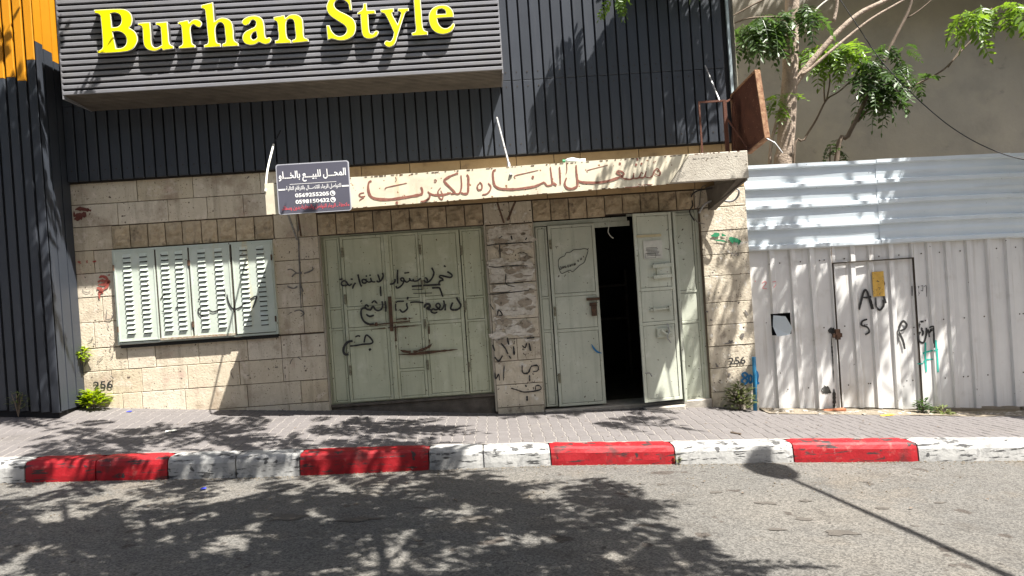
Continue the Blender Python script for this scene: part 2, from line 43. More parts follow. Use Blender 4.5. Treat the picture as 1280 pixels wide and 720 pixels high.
FENCEBK = [(0.0245,[(5.291,0.97),(5.328,1.092),(5.364,1.204),(5.393,1.25),(5.424,1.22),(5.447,1.122),(5.476,0.967)]),(0.0207,[(5.341,1.148),(5.409,1.14),(5.468,1.149)]),(0.0226,[(5.535,1.135),(5.528,1.021),(5.591,0.949),(5.65,1.012),(5.649,1.089)]),(0.0264,[(5.625,1.312),(5.652,1.223),(5.661,1.127),(5.685,1.039)]),(0.0132,[(5.668,1.376),(5.683,1.317),(5.652,1.281)]),(0.0207,[(5.398,0.828),(5.329,0.804),(5.315,0.747),(5.391,0.713),(5.416,0.644),(5.355,0.606)]),(0.0245,[(5.843,0.561),(5.867,0.69),(5.921,0.763),(5.97,0.711),(5.943,0.656),(5.873,0.622)]),(0.0151,[(6.071,0.666),(6.08,0.656)]),(0.0245,[(6.223,0.738),(6.159,0.731),(6.15,0.67),(6.203,0.59),(6.19,0.533)]),(0.017,[(6.256,0.644),(6.248,0.529)]),(0.0151,[(6.304,0.64),(6.345,0.657),(6.342,0.522)]),(0.0057,[(6.084,1.261),(6.079,1.117)]),(0.0057,[(6.122,1.249),(6.118,1.124)]),(0.0075,[(6.157,1.247),(6.187,1.245),(6.164,1.189),(6.186,1.149),(6.153,1.122)]),(0.0057,[(6.217,1.252),(6.246,1.25),(6.236,1.184),(6.212,1.189)]),(0.0057,[(6.265,1.239),(6.298,1.247),(6.292,1.093)]),(0.0245,[(5.843,0.672),(5.843,0.557),(5.838,0.471)]),(0.0245,[(5.853,0.614),(5.902,0.476),(5.92,0.359)]),(0.0226,[(6.197,0.648),(6.123,0.557),(6.126,0.46),(6.203,0.436),(6.244,0.529),(6.26,0.643)]),(0.017,[(6.252,0.528),(6.283,0.613),(6.296,0.506)]),(0.0188,[(6.299,0.564),(6.342,0.618),(6.339,0.349)]),(0.0151,[(6.07,0.564),(6.082,0.563)])]
FENCEGR = [(0.0207,[(6.232,0.434),(6.217,0.223),(6.215,0.007)]),(0.0207,[(6.367,0.459),(6.375,0.212),(6.369,-0.004)]),(0.017,[(6.151,0.227),(6.193,0.282),(6.273,0.3),(6.415,0.324)]),(0.0132,[(6.086,0.136),(6.164,0.14),(6.226,0.184),(6.324,0.184)])]
FENCERED = [(0.0094,[(3.906,1.447),(3.947,1.472),(3.964,1.443),(3.912,1.379),(3.969,1.366)]),(0.0094,[(4.042,1.456),(4.1,1.458),(4.088,1.415),(4.056,1.373)]),(0.0113,[(3.803,1.492),(3.812,1.478)])]
FENCEDARK = [(0.0817,[(4.655,-0.127),(4.727,-0.153),(4.782,-0.115)]),(0.0367,[(4.848,-0.141),(4.845,-0.307),(4.833,-0.441)]),(0.0143,[(4.856,0.627),(4.856,0.44),(4.857,0.233),(4.854,-0.048)]),(0.0531,[(4.814,0.703),(4.919,0.696)]),(0.0245,[(4.86,0.752),(4.863,0.648)])]
PAPER = [[(0.043,2.471),(0.187,2.492),(0.371,2.511),(0.604,2.496),(0.616,2.373),(0.519,2.298),(0.356,2.288),(0.216,2.318),(0.031,2.3)],[(0.363,2.39),(0.592,2.466),(0.63,2.423),(0.602,2.313),(0.379,2.328)],[(0.045,2.045),(0.198,2.055),(0.354,1.963),(0.581,2.009),(0.608,1.946),(0.392,1.92),(0.047,1.933)],[(0.035,1.903),(0.229,1.911),(0.389,1.879),(0.614,1.885),(0.619,1.803),(0.541,1.707),(0.235,1.707),(0.033,1.72)],[(0.071,1.677),(0.376,1.677),(0.639,1.659),(0.635,1.588),(0.186,1.578),(0.044,1.588)],[(0.041,1.537),(0.265,1.542),(0.468,1.528),(0.649,1.496),(0.621,1.233),(0.346,1.231),(0.082,1.249)],[(0.053,1.182),(0.273,1.189),(0.38,1.149),(0.31,1.088),(0.158,1.109),(0.131,1.034),(0.053,1.018)],[(0.155,1.076),(0.353,1.074),(0.555,1.136),(0.574,0.937),(0.387,0.929),(0.193,0.986)],[(0.472,0.89),(0.637,0.889),(0.634,0.85),(0.481,0.856)]]
J_LEFT = {'3.17':[-4.779,-4.013,-3.085],'2.86':[-5.064,-4.376,-3.837,-3.34],'2.53':[-5.163,-4.912,-4.671,-4.43,-4.199,-3.936,-3.716,-3.462,-3.208,-2.943],'.86':[-5.07,-4.688,-4.094,-3.42,-2.953,-2.677],'.53':[-5.307,-4.893,-4.266,-3.549,-2.953],'.22':[-5.174,-4.912,-4.321,-3.462,-2.721]}
J_BAND = [-1.678,-1.003,-0.293,0.495,1.026,1.401,2.231,2.938]
LEAFX = [-5.136,-4.575,-4.56,-4.122,-4.106,-3.548,-3.525,-2.982]
LCOL = [-4.953,-4.729,-4.439,-4.246,-3.939,-3.707,-3.363,-3.134]
FRIBS = [4.059,4.361,4.641,4.944,5.237,5.506,5.799,6.128,6.364,6.635,6.942,7.238,7.522,7.818]
DOOR1X = [-2.329,-2.071,-1.982,-1.444,-1.387,-0.96,-0.892,-0.384,-0.305,-0.034]
MISC = {'d1z':[1.489,1.195,1.563,1.213,0.569,1.563,1.212,1.501,1.208,1.532,1.203],'d2z':[1.473,0.969,1.453,0.975],'d2x':[0.658,0.863,0.943,1.525],'fl':[(2.016,2.532),(2.576,2.54),(2.046,-0.053),(2.558,-0.112),(2.081,1.482),(2.105,1.013)],'fr':[(2.695,2.516),(2.997,2.543),(3.029,-0.137),(2.727,-0.149),(2.714,1.403),(2.72,0.966)],'rod':[(-2.672,3.076),(-2.732,3.982),(0.359,3.102),(0.26,3.999),(3.269,3.915),(3.236,4.514),(-2.723,3.741)],'hole':[(3.987,0.994),(4.281,0.685)],'sticker':[(5.491,1.503),(5.678,1.145)],'gate':[(4.931,1.691),(6.112,1.613)],'blue':[(3.654,0.403),(3.61,-0.272)],'seam':[(1.177,4.506),(-5.946,4.594)],'yel':[(-5.642,4.991),(-5.773,4.729),(-5.902,4.783),(-6.035,4.775),(-6.142,4.699),(-5.543,5.246),(-5.556,5.2)],'n256':[(-5.566,0.602),(-5.274,0.725),(3.3,0.317),(3.561,0.436)],'bottle':[(1.026,3.248),(1.319,3.25)],'pstick':[(2.128,1.923),(2.434,2.148),(2.068,2.194),(2.372,2.229)],'wire':[(1.775,2.491),(1.731,2.346),(1.77,2.241)]}
TR = {'trunk':[(4.634,2.937),(4.692,3.429),(4.761,3.919),(4.81,4.287),(4.868,4.778),(4.912,5.27),(4.957,5.761),(5.018,6.499)],'limb1':[(4.8,4.313),(5.006,4.585),(5.276,4.878),(5.611,5.205),(5.943,5.459),(6.332,5.623),(6.851,5.842)],'limb2':[(5.087,5.26),(5.187,5.44),(5.349,5.616),(5.586,5.788),(5.857,6.083)],'limb3':[(5.006,4.585),(5.136,4.664),(5.533,4.962),(6.06,5.328),(6.452,5.53),(6.973,5.773)],'limb4':[(5.533,5.358),(5.598,5.577),(5.649,5.97)],'limb5':[(4.706,5.384),(4.405,5.401),(4.103,5.394),(3.857,5.313),(3.606,5.149)],'limb6':[(4.609,5.746),(4.237,5.6),(3.989,5.484),(3.741,5.379)],'side':[(4.442,3.259),(4.488,3.565),(4.583,3.868),(4.674,4.11),(4.787,4.313)],'sapA':[(5.723,3.26),(5.949,3.699),(6.171,4.074),(6.397,4.514),(6.619,4.89),(6.841,5.266),(7.064,5.642),(7.177,5.959)],'sapA2':[(6.121,3.922),(6.345,4.129),(6.645,4.279),(7.052,4.437),(7.46,4.607),(7.667,4.738),(7.95,5.007),(8.161,5.19)],'sapA3':[(7.666,4.712),(7.882,4.985),(8.061,5.287),(8.455,5.629)],'sapA4':[(7.058,5.551),(7.264,5.669),(7.542,5.874)],'sapB':[(5.201,3.357),(5.402,3.746),(5.627,4.066),(5.824,4.389),(6.036,4.51),(6.279,4.696)],'sapB2':[(5.794,4.351),(5.796,4.591),(5.826,4.83)],'sapB3':[(5.823,4.376),(5.895,4.652),(5.91,4.878)],'cable':[(4.937,5.511),(5.012,5.258),(5.195,4.874),(5.451,4.371),(5.747,3.956),(5.983,3.657),(6.254,3.367),(6.586,3.107),(6.981,2.9),(7.383,2.795),(7.731,2.75),(8.198,2.709)],'leafA':[(4.013,5.304),(4.219,5.316),(4.393,5.223),(4.542,5.274),(4.085,5.121),(4.442,5.041),(4.285,5.407),(4.589,5.45),(4.958,5.548),(5.035,5.425)],'leafB':[(5.595,5.244),(5.842,5.283),(5.97,5.169),(6.109,5.214),(5.762,5.101),(5.907,5.253)],'leafC':[(6.208,4.655),(6.409,4.708),(6.605,4.67),(6.74,4.714),(6.327,4.454),(6.526,4.468),(6.356,4.905),(6.651,4.369)],'leafD':[(5.746,3.608),(5.831,3.512)],'leafE':[(4.554,4.204),(4.634,4.273),(4.57,4.054)],'leafF':[(7.649,5.425),(7.908,5.498),(8.159,5.434),(8.419,5.507),(8.602,5.372),(7.768,5.294)],'leafG':[(6.987,5.063),(6.428,4.992)],'leafH':[(1.921,5.361),(1.877,5.322)]}
SH_ROAD = [(-5.57,7.63),(-2.93,7.03),(-2.27,7.6),(-0.56,7.74),(0.89,7.31),(1.22,6.58),(1.43,5.74),(1.61,4.69),(1.32,3.8),(-3.42,4.61)]
SH_PAV = [(-5.76,9.12),(-5.49,9.65),(-4.45,9.83),(-3.08,9.81),(-2.02,9.73),(-0.58,8.32),(-0.3,7.74),(0.82,6.71),(0.78,6.43),(-5.24,7.88),(-5.94,8.41)]
SH_PAV2 = [(0.82,9.78),(1.48,9.93),(2.57,9.17),(1.74,9.06),(1.07,9.22)]
SH_PAV3 = [(-0.64,9.2),(-1.62,9.82),(-2.22,9.67),(-1.19,8.83)]
# ---------------------------------------------------------------- object helpers
WL = {}
def tag(o, label=None, cat=None, group=None, kind=None):
    if label: o['label'] = label
    if cat: o['category'] = cat
    if group: o['group'] = group
    if kind: o['kind'] = kind
    return o
GROUPS = {'sapling':'saplings behind the hoarding','leafy_weed':'leafy weeds at the foot of the walls','thin_weed':'thin weeds by wall and kerb'}
def thing(name, loc, label=None, cat=None, group=None, kind=None):
    group = group or GROUPS.get(name)
    o = bpy.data.objects.new(name, None); COL.objects.link(o); o.location = loc
    o.empty_display_size = .1; WL[o] = Vector(loc)
    return tag(o, label, cat, group, kind)
def link(name, me, parent=None, loc=(0,0,0), rot=None):
    o = bpy.data.objects.new(name, me); COL.objects.link(o); o.location = loc
    if rot: o.rotation_euler = rot
    WL[o] = Vector(loc)
    if parent is not None:
        o.parent = parent; o.matrix_parent_inverse = Matrix.Translation(-WL[parent])
    return o
class MB:
    def __init__(s): s.v = []; s.f = []; s.m = []
    def add(s, vs, fs, m=0):
        n = len(s.v); s.v += [tuple(a) for a in vs]
        for f in fs: s.f.append(tuple(n+i for i in f)); s.m.append(m)
    def box(s, x0, x1, y0, y1, z0, z1, m=0, b=0.0):
        # y0 is the front; b chamfers the front edges
        if b <= 0:
            v = [(x0,y0,z0),(x1,y0,z0),(x1,y0,z1),(x0,y0,z1),(x0,y1,z0),(x1,y1,z0),(x1,y1,z1),(x0,y1,z1)]
            s.add(v, [(0,1,2,3),(5,4,7,6),(4,0,3,7),(1,5,6,2),(3,2,6,7),(4,5,1,0)], m)
        else:
            v = [(x0+b,y0,z0+b),(x1-b,y0,z0+b),(x1-b,y0,z1-b),(x0+b,y0,z1-b),
                 (x0,y0+b,z0),(x1,y0+b,z0),(x1,y0+b,z1),(x0,y0+b,z1),(x0,y1,z0),(x1,y1,z0),(x1,y1,z1),(x0,y1,z1)]
            s.add(v, [(0,1,2,3),(0,4,5,1),(1,5,6,2),(2,6,7,3),(3,7,4,0),(4,8,9,5),(5,9,10,6),(6,10,11,7),(7,11,8,4),(9,8,11,10)], m)
    def bar(s, a, b, w, h=None, m=0, up=(0,0,1)):
        a = Vector(a); b = Vector(b); h = h or w; d = (b-a).normalized(); u = Vector(up)
        if abs(d.dot(u)) > .95: u = Vector((1,0,0))
        sx = d.cross(u).normalized()*w/2; sy = sx.cross(d).normalized()*h/2
        v = [p+q for p in (a,b) for q in (-sx-sy, sx-sy, sx+sy, -sx+sy)]
        s.add(v, [(0,1,5,4),(1,2,6,5),(2,3,7,6),(3,0,4,7),(3,2,1,0),(4,5,6,7)], m)
    def tube(s, pts, rad, n=8, m=0, caps=True, wob=0):
        pts = [Vector(p) for p in pts]; k = len(pts)
        rr = rad if isinstance(rad, (list,tuple)) else [rad]*k
        base = len(s.v); prev = None
        for i, p in enumerate(pts):
            d = (pts[min(i+1,k-1)]-pts[max(i-1,0)]).normalized()
            u = prev if prev is not None else (Vector((0,0,1)) if abs(d.z) < .9 else Vector((1,0,0)))
            sx = d.cross(u).normalized(); sy = sx.cross(d).normalized(); prev = sy
            for j in range(n):
                t = 2*math.pi*j/n; q = rr[i]*(1+wob*noise.noise(Vector((p.x*3+j, p.y*3, p.z*2.5))))
                s.v.append(tuple(p+sx*math.cos(t)*q+sy*math.sin(t)*q))
        for i in range(k-1):
            for j in range(n):
                a = base+i*n+j; b2 = base+i*n+(j+1)%n
                s.f.append((a,b2,b2+n,a+n)); s.m.append(m)
        if caps:
            s.f.append(tuple(base+j for j in range(n))[::-1]); s.m.append(m)
            s.f.append(tuple(base+(k-1)*n+j for j in range(n))); s.m.append(m)
    def mesh(s, name, mats, smooth=False):
        me = bpy.data.meshes.new(name); me.from_pydata(s.v, [], s.f)
        for m in (mats if isinstance(mats,(list,tuple)) else [mats]): me.materials.append(m)
        if any(s.m): me.polygons.foreach_set('material_index', s.m)
        if smooth: me.polygons.foreach_set('use_smooth', [True]*len(s.f))
        me.update(); return me
    def build(s, name, mats, parent=None, smooth=False, fix=True, rot=None, loc=(0,0,0)):
        me = s.mesh(name, mats, smooth)
        if fix:
            bm = bmesh.new(); bm.from_mesh(me); bmesh.ops.recalc_face_normals(bm, faces=bm.faces); bm.to_mesh(me); bm.free()
        return link(name, me, parent, loc, rot)
CACHE = {}
def piece(name, x0, x1, y0, y1, z0, z1, mats, parent, b=.004, rot=None):
    """box with chamfered front, own object, mesh shared between alike sizes"""
    key = (name, round(x1-x0,3), round(y1-y0,3), round(z1-z0,3), b, mats.name)
    if key not in CACHE:
        mb = MB(); w, h = (x1-x0)/2, (z1-z0)/2; mb.box(-w, w, 0, y1-y0, -h, h, b=b); CACHE[key] = mb.mesh(name, mats)
    return link(name, CACHE[key], parent, ((x0+x1)/2, y0, (z0+z1)/2), rot)
def smooth_line(pts, n=5):
    if len(pts) < 3:
        (a, b) = (Vector(pts[0]), Vector(pts[-1])); return [a.lerp(b, i/4) for i in range(5)]
    P = [Vector(p) for p in pts]; P = [P[0]*2-P[1]]+P+[P[-1]*2-P[-2]]; out = []
    for i in range(1, len(P)-2):
        a,b,c,d = P[i-1:i+3]
        for k in range(n):
            t = k/n; out.append(.5*((2*b)+(c-a)*t+(2*a-5*b+4*c-d)*t*t+(3*b-a-3*c+d)*t**3))
    out.append(P[-2]); return out
def ribbons(name, strokes, yf, m, parent, taper=.25, sub=4, rough=.15, gap=0.0, join=.20, base=0, wk=1.3):
    """painted strokes: thin flat ribbons lying on the surface yf(x, z)"""
    if len(strokes) > 1:
        grp = []                                     # strokes that touch or nearly touch stay one painted mark
        for s_ in strokes:
            near = [g for g in grp if any((Vector(p)-Vector(q)).length < join for t_ in g for p in t_[1] for q in s_[1])]
            new = [s_]
            for g in near: new = g+new
            grp = [g for g in grp if g not in near]
            grp.append(new)
        if len(grp) > 1:
            for g in grp: o = ribbons(name, [(w_*1.0, p_) for w_, p_ in g], yf, m, parent, taper, sub, rough, gap, 99, base, wk)
            return o
    mb = MB(); yy = yf if callable(yf) else (lambda x, z: yf)
    for si, (wd, pts) in enumerate(strokes):
        L = smooth_line(pts, sub); n = len(L); prev = None
        for i, p in enumerate(L):
            d = (L[min(i+1,n-1)]-L[max(i-1,0)]); d = d.normalized() if d.length > 1e-6 else Vector((1,0))
            t = i/(n-1); e = min(1, (1-taper)+taper*4*min(t,1-t))
            q = Vector((-d.y, d.x))*wd*wk/2*e*(1+rough*noise.noise(Vector((p.x*40, p.y*40, si))))
            a = p+q; c = p-q; dy = si*.00012
            mb.v += [(a.x, yy(a.x,a.y)-dy, a.y), (c.x, yy(c.x,c.y)-dy, c.y)]
            if i and not (gap and noise.noise(Vector((p.x*14, p.y*14, si*3.1))) > .5-gap):
                k = len(mb.v); mb.f.append((k-4,k-3,k-1,k-2)); mb.m.append(0)
    return mb.build(name, m, parent, fix=False)
# ---------------------------------------------------------------- procedural materials
def mat(name, c1, c2=None, scale=4, rough=.8, metal=0, bump=.25, bscale=60, rnd=.0, dirt=[], streak=None, spots=[], spec=.4, aniso=(1,1,1), detail=6, hue=.0):
    m = bpy.data.materials.new(name); m.use_nodes = True; n = m.node_tree.nodes; l = m.node_tree.links
    b = n['Principled BSDF']; b.inputs['Roughness'].default_value = rough; b.inputs['Metallic'].default_value = metal
    b.inputs['Specular IOR Level'].default_value = spec
    geo = n.new('ShaderNodeNewGeometry'); pos = geo.outputs['Position']
    def mapped(sc):
        mp = n.new('ShaderNodeMapping'); mp.inputs['Scale'].default_value = sc; l.new(pos, mp.inputs[0]); return mp.outputs[0]
    def nz(sc, det=detail, vec=None, rg=.6):
        t = n.new('ShaderNodeTexNoise'); t.inputs['Scale'].default_value = sc; t.inputs['Detail'].default_value = det
        t.inputs['Roughness'].default_value = rg; l.new(vec or pos, t.inputs['Vector']); return t.outputs[0]
    def ramp(fac, lo, hi):
        r = n.new('ShaderNodeMapRange'); r.inputs['From Min'].default_value = lo; r.inputs['From Max'].default_value = hi
        l.new(fac, r.inputs['Value']); return r.outputs['Result']
    def mix(fac, a, c, mode='MIX'):
        x = n.new('ShaderNodeMix'); x.data_type = 'RGBA'; x.blend_type = mode
        if isinstance(fac, float): x.inputs['Factor'].default_value = fac
        else: l.new(fac, x.inputs['Factor'])
        for s, v in ((x.inputs['A'], a), (x.inputs['B'], c)):
            if isinstance(v, tuple): s.default_value = (*v[:3], 1)
            else: l.new(v, s)
        return x.outputs['Result']
    c2 = c2 or tuple(v*.75 for v in c1)
    col = mix(ramp(nz(scale, vec=mapped(aniso)), .3, .7), c1, c2)
    if rnd:
        oi = n.new('ShaderNodeObjectInfo'); r = n.new('ShaderNodeMapRange'); l.new(oi.outputs['Random'], r.inputs['Value'])
        r.inputs['To Min'].default_value = 1-rnd; r.inputs['To Max'].default_value = 1+rnd*.6
        hs = n.new('ShaderNodeHueSaturation'); l.new(r.outputs[0], hs.inputs['Value']); l.new(col, hs.inputs['Color'])
        if hue:
            r2 = n.new('ShaderNodeMapRange'); l.new(oi.outputs['Random'], r2.inputs['Value']); r2.inputs['To Min'].default_value = 1+hue; r2.inputs['To Max'].default_value = 1-hue
            l.new(r2.outputs[0], hs.inputs['Saturation'])
        col = hs.outputs[0]
    if streak:
        c, lo, hi, sx, sz = streak
        col = mix(ramp(nz(1, 5, mapped((sx, sx, sz))), lo, hi), col, c)
    for c, sc, lo, hi in dirt: col = mix(ramp(nz(sc, 8), lo, hi), col, c)
    for c, sc, thr in spots: col = mix(ramp(nz(sc, 3, rg=.5), thr, thr+.025), col, c)
    l.new(col, b.inputs['Base Color'])
    if bump:
        bp = n.new('ShaderNodeBump'); bp.inputs['Strength'].default_value = bump; bp.inputs['Distance'].default_value = .02
        l.new(nz(bscale, 8), bp.inputs['Height']); l.new(bp.outputs[0], b.inputs['Normal'])
    return m
STONE_D = (.20,.155,.105)
M = {}
M['stone'] = mat('limestone', (.60,.53,.41), (.50,.43,.32), 5, .85, bump=.35, bscale=35, rnd=.08, hue=.15,
    streak=((.27,.22,.16), .52, .85, 9, .9), dirt=[((.30,.23,.165), 2.2, .54, .72), ((.68,.60,.50), 5, .55, .72), ((.46,.34,.27), 3.3, .60, .75)], spots=[((.12,.09,.07), 18, .69), ((.2,.16,.12), 48, .66)])
M['stone_pier'] = mat('weathered_limestone', (.60,.54,.43), (.44,.39,.30), 7, .85, bump=.5, bscale=30, rnd=.1,
    streak=((.28,.24,.19), .52, .85, 12, 1.2), dirt=[((.17,.14,.11), 5, .56, .72), ((.62,.6,.55), 9, .6, .7)], spots=[((.06,.05,.04), 26, .67)])
M['stone_rough'] = mat('rough_limestone', (.50,.41,.28), (.33,.26,.17), 12, .9, bump=1.0, bscale=30, rnd=.15, dirt=[((.13,.10,.07), 9, .55, .75)])
M['stone_tan'] = mat('ochre_limestone', (.42,.30,.16), (.36,.25,.13), 6, .85, bump=.2, bscale=40, rnd=.1, dirt=[((.22,.15,.09), 6, .6, .8)])
M['stone_trim'] = mat('grey_mortar_edge', (.42,.38,.31), None, 6, .9)
M['mortar'] = mat('dark_mortar', (.13,.10,.075), None, 20, .95)
M['dark_step'] = mat('grimy_concrete', (.14,.12,.10), (.07,.06,.05), 8, .95, bump=.6)
M['sill'] = mat('worn_concrete_sill', (.42,.39,.34), (.25,.23,.2), 8, .95, bump=.5)
M['inside'] = mat('painted_dark_interior', (.035,.035,.035), None, 3, .95, bump=0)  # near-black colour stands in for the missing light in the room
M['green'] = mat('olive_green_paint', (.50,.52,.385), (.42,.44,.32), 3, .55, bump=.08, bscale=25, rnd=.06,
    streak=((.31,.32,.225), .50, .85, 14, .8), dirt=[((.60,.61,.50), 5, .55, .8), ((.20,.17,.11), 2.3, .64, .82)], spots=[((.09,.055,.035), 28, .68), ((.05,.035,.025), 60, .72)])
M['green2'] = mat('scuffed_green_paint', (.49,.515,.43), (.41,.435,.365), 3, .55, bump=.08, bscale=25, rnd=.05,
    streak=((.30,.32,.26), .52, .9, 14, .8), dirt=[((.56,.58,.52), 5, .58, .8), ((.22,.20,.15), 2.5, .66, .84)], spots=[((.06,.045,.035), 22, .69), ((.05,.035,.025), 50, .71)])
M['mint'] = mat('pale_mint_paint', (.51,.56,.495), (.44,.50,.44), 3, .5, bump=.06, bscale=20, rnd=.04,
    streak=((.52,.44,.25), .60, .80, 7, .5), dirt=[((.50,.55,.52), 5, .55, .75)], spots=[((.10,.06,.04), 24, .70), ((.12,.09,.06), 70, .735)])
M['slot'] = mat('dark_slot', (.02,.02,.018), None, 4, .9, bump=0)
M['rustline'] = mat('rusty_edge', (.13,.07,.042), (.05,.035,.025), 18, .9, bump=.5)
M['rust'] = mat('brown_rust', (.10,.034,.018), (.065,.021,.011), 7, .75, bump=.25, bscale=40, spots=[((.3,.18,.1), 40, .68)])
M['rust_rim'] = mat('lit_rust_rim', (.42,.26,.15), (.16,.06,.03), 18, .8, bump=.3)  # paler rust puts the sunlight on the panel's rim into its colour
M['rusty_green'] = mat('rust_flecked_green_paint', (.30,.31,.22), (.09,.06,.04), 30, .7, bump=.2)
M['gapline'] = mat('dark_gap_shade', (.10,.085,.065), (.05,.04,.03), 18, .9, bump=.3)
M['rust_mint'] = mat('rust_stained_mint_paint', (.42,.42,.34), (.22,.12,.07), 26, .8, bump=.3)
M['seamline'] = mat('seam_shade_and_screws', (.045,.035,.025), None, 20, .9, bump=0)  # near-black: painted shade in door seams and gate gap, also the screws
M['clad'] = mat('charcoal_metal_board', (.038,.044,.055), (.032,.037,.047), 2, .46, 0, bump=.04, bscale=6, rnd=.14, spec=.33,
    streak=((.055,.058,.068), .55, .9, 10, .7), spots=[((.12,.12,.13), 55, .745)])
M['clad_back'] = mat('black_backing', (.008,.008,.010), None, 4, .8, bump=0)
M['yellow'] = mat('orange_yellow_board', (.55,.235,.008), (.50,.205,.007), 2, .45, bump=.03, rnd=.04)
M['slat'] = mat('grey_metal_slat', (.19,.19,.205), (.16,.16,.175), 3, .5, .0, bump=.03, rnd=.05, streak=((.17,.165,.165), .5, .8, 5, 5))
M['soffit'] = mat('brownish_soffit', (.13,.11,.09), (.08,.068,.055), 5, .6, bump=.05, rnd=.08)
M['let_face'] = mat('bright_yellow_acrylic', (.86,.78,.0), (.86,.76,.0), 2, .4, bump=0)
M['let_side'] = mat('dark_letter_side', (.07,.07,.07), None, 3, .5, bump=0)
M['let_rim'] = mat('white_letter_side', (.78,.76,.62), None, 3, .4, bump=0)
M['cream'] = mat('cream_sheet_paint', (.66,.61,.48), (.58,.53,.40), 3, .6, bump=.06, bscale=12,
    streak=((.50,.36,.17), .60, .86, 8, .6), dirt=[((.48,.44,.35), 3, .55, .75)], spots=[((.24,.12,.06), 22, .68)])
M['canopy'] = mat('canopy_concrete', (.44,.41,.35), (.35,.32,.27), 6, .9, bump=.4, spots=[((.15,.13,.1), 18, .68)])
M['canopy_dk'] = mat('dark_canopy_gusset', (.16,.14,.115), (.10,.085,.07), 6, .9, bump=.4)  # darker tone than the canopy concrete, used on the gusset
M['maroon'] = mat('faded_maroon_paint', (.17,.06,.045), (.27,.12,.085), 22, .8, bump=0)
M['black_paint'] = mat('black_spray_paint', (.022,.022,.022), (.03,.03,.03), 10, .6, bump=0)
M['grey_paint'] = mat('faded_spray_paint', (.10,.095,.09), (.2,.18,.16), 20, .8, bump=0)
M['red_paint'] = mat('dull_red_paint', (.30,.05,.04), (.38,.12,.09), 22, .8, bump=0)
M['dkred_paint'] = mat('dark_red_paint', (.11,.025,.02), (.16,.06,.045), 22, .8, bump=0)
M['pink_paint'] = mat('faint_red_marker', (.75,.32,.32), None, 22, .8, bump=0)
M['green_paint'] = mat('green_spray_paint', (.02,.22,.10), None, 12, .7, bump=0)
M['teal_paint'] = mat('teal_spray_paint', (.03,.42,.33), None, 12, .7, bump=0)
M['blue_paint'] = mat('blue_spray_paint', (.02,.17,.38), None, 12, .7, bump=0)
M['blue_pipe'] = mat('blue_plastic', (.015,.19,.36), (.02,.13,.25), 8, .5, bump=.05)
M['paper'] = mat('torn_paper', (.66,.63,.57), (.48,.44,.37), 14, .9, bump=1.0, bscale=26, streak=((.22,.19,.15), .55, .66, 5, 30), dirt=[((.36,.32,.26), 9, .52, .66)])
M['paper_old'] = mat('brown_glue_residue', (.40,.35,.28), (.26,.22,.17), 12, .95, bump=1.0, bscale=30, dirt=[((.14,.12,.09), 14, .55, .66)])
M['label_paper'] = mat('white_label', (.62,.62,.56), None, 8, .8, bump=0)
M['tape'] = mat('cream_tape', (.55,.48,.3), None, 8, .8, bump=0)
M['notice'] = mat('slate_printed_panel', (.085,.085,.115), (.075,.075,.10), 2, .5, bump=0)
M['white'] = mat('white_print', (.82,.82,.82), (.8,.8,.8), 2, .5, bump=0)
M['redprint'] = mat('red_print', (.72,.11,.14), None, 2, .5, bump=0)
M['rimgrey'] = mat('pale_grey_edge', (.42,.43,.48), None, 2, .5, bump=0)
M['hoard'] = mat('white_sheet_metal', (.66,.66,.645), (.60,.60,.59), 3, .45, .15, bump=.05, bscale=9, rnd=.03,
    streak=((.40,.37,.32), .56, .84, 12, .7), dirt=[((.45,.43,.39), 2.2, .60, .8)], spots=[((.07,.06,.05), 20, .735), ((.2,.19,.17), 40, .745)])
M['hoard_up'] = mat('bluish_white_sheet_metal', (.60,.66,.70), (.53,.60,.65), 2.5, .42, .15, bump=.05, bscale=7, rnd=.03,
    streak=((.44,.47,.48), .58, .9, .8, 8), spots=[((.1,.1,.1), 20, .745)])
M['darkmark'] = mat('mottled_black', (.02,.02,.02), (.06,.06,.055), 18, .9, bump=0)
M['sticker'] = mat('orange_sticker', (.62,.40,.09), (.5,.3,.06), 18, .7, bump=0, spots=[((.1,.08,.05), 40, .62)])
M['plaster'] = mat('grey_cement_render', (.385,.355,.295), (.32,.30,.255), 1.3, .95, bump=.35, bscale=14,
    dirt=[((.24,.23,.20), 1.0, .5, .8), ((.42,.38,.30), 1.8, .55, .85), ((.20,.19,.17), 4, .66, .8)], streak=((.30,.285,.245), .52, .9, 2.2, .4))
M['asphalt'] = None
M['paver'] = mat('grey_paver', (.128,.118,.116), (.112,.103,.101), 9, .9, bump=.4, bscale=120, rnd=.07, hue=.05, dirt=[((.09,.082,.077), 1.6, .55, .85), ((.14,.128,.118), 3, .6, .8)])
M['joint'] = mat('sandy_joint', (.24,.22,.205), (.13,.12,.11), 20, .95, bump=.3)
M['dirt'] = mat('dusty_earth', (.22,.185,.14), (.13,.11,.08), 14, .95, bump=.7, bscale=60)
M['red_kerb'] = mat('red_kerb_paint', (.27,.003,.008), (.23,.003,.007), 5, .6, bump=.2, bscale=30, rnd=.06,
    dirt=[((.09,.015,.015), 3, .56, .68), ((.33,.07,.06), 8, .60, .72), ((.22,.18,.17), 11, .66, .70)], streak=((.035,.02,.02), .56, .61, 4, 26), spots=[((.03,.02,.02), 9, .67)])
M['white_kerb'] = mat('worn_white_kerb_paint', (.36,.36,.35), (.31,.31,.30), 6, .7, bump=.3, bscale=30, rnd=.06,
    dirt=[((.17,.17,.17), 3.0, .55, .64), ((.24,.24,.235), 12, .54, .62)], streak=((.05,.05,.05), .555, .60, 4, 26), spots=[((.06,.06,.06), 9, .66)])
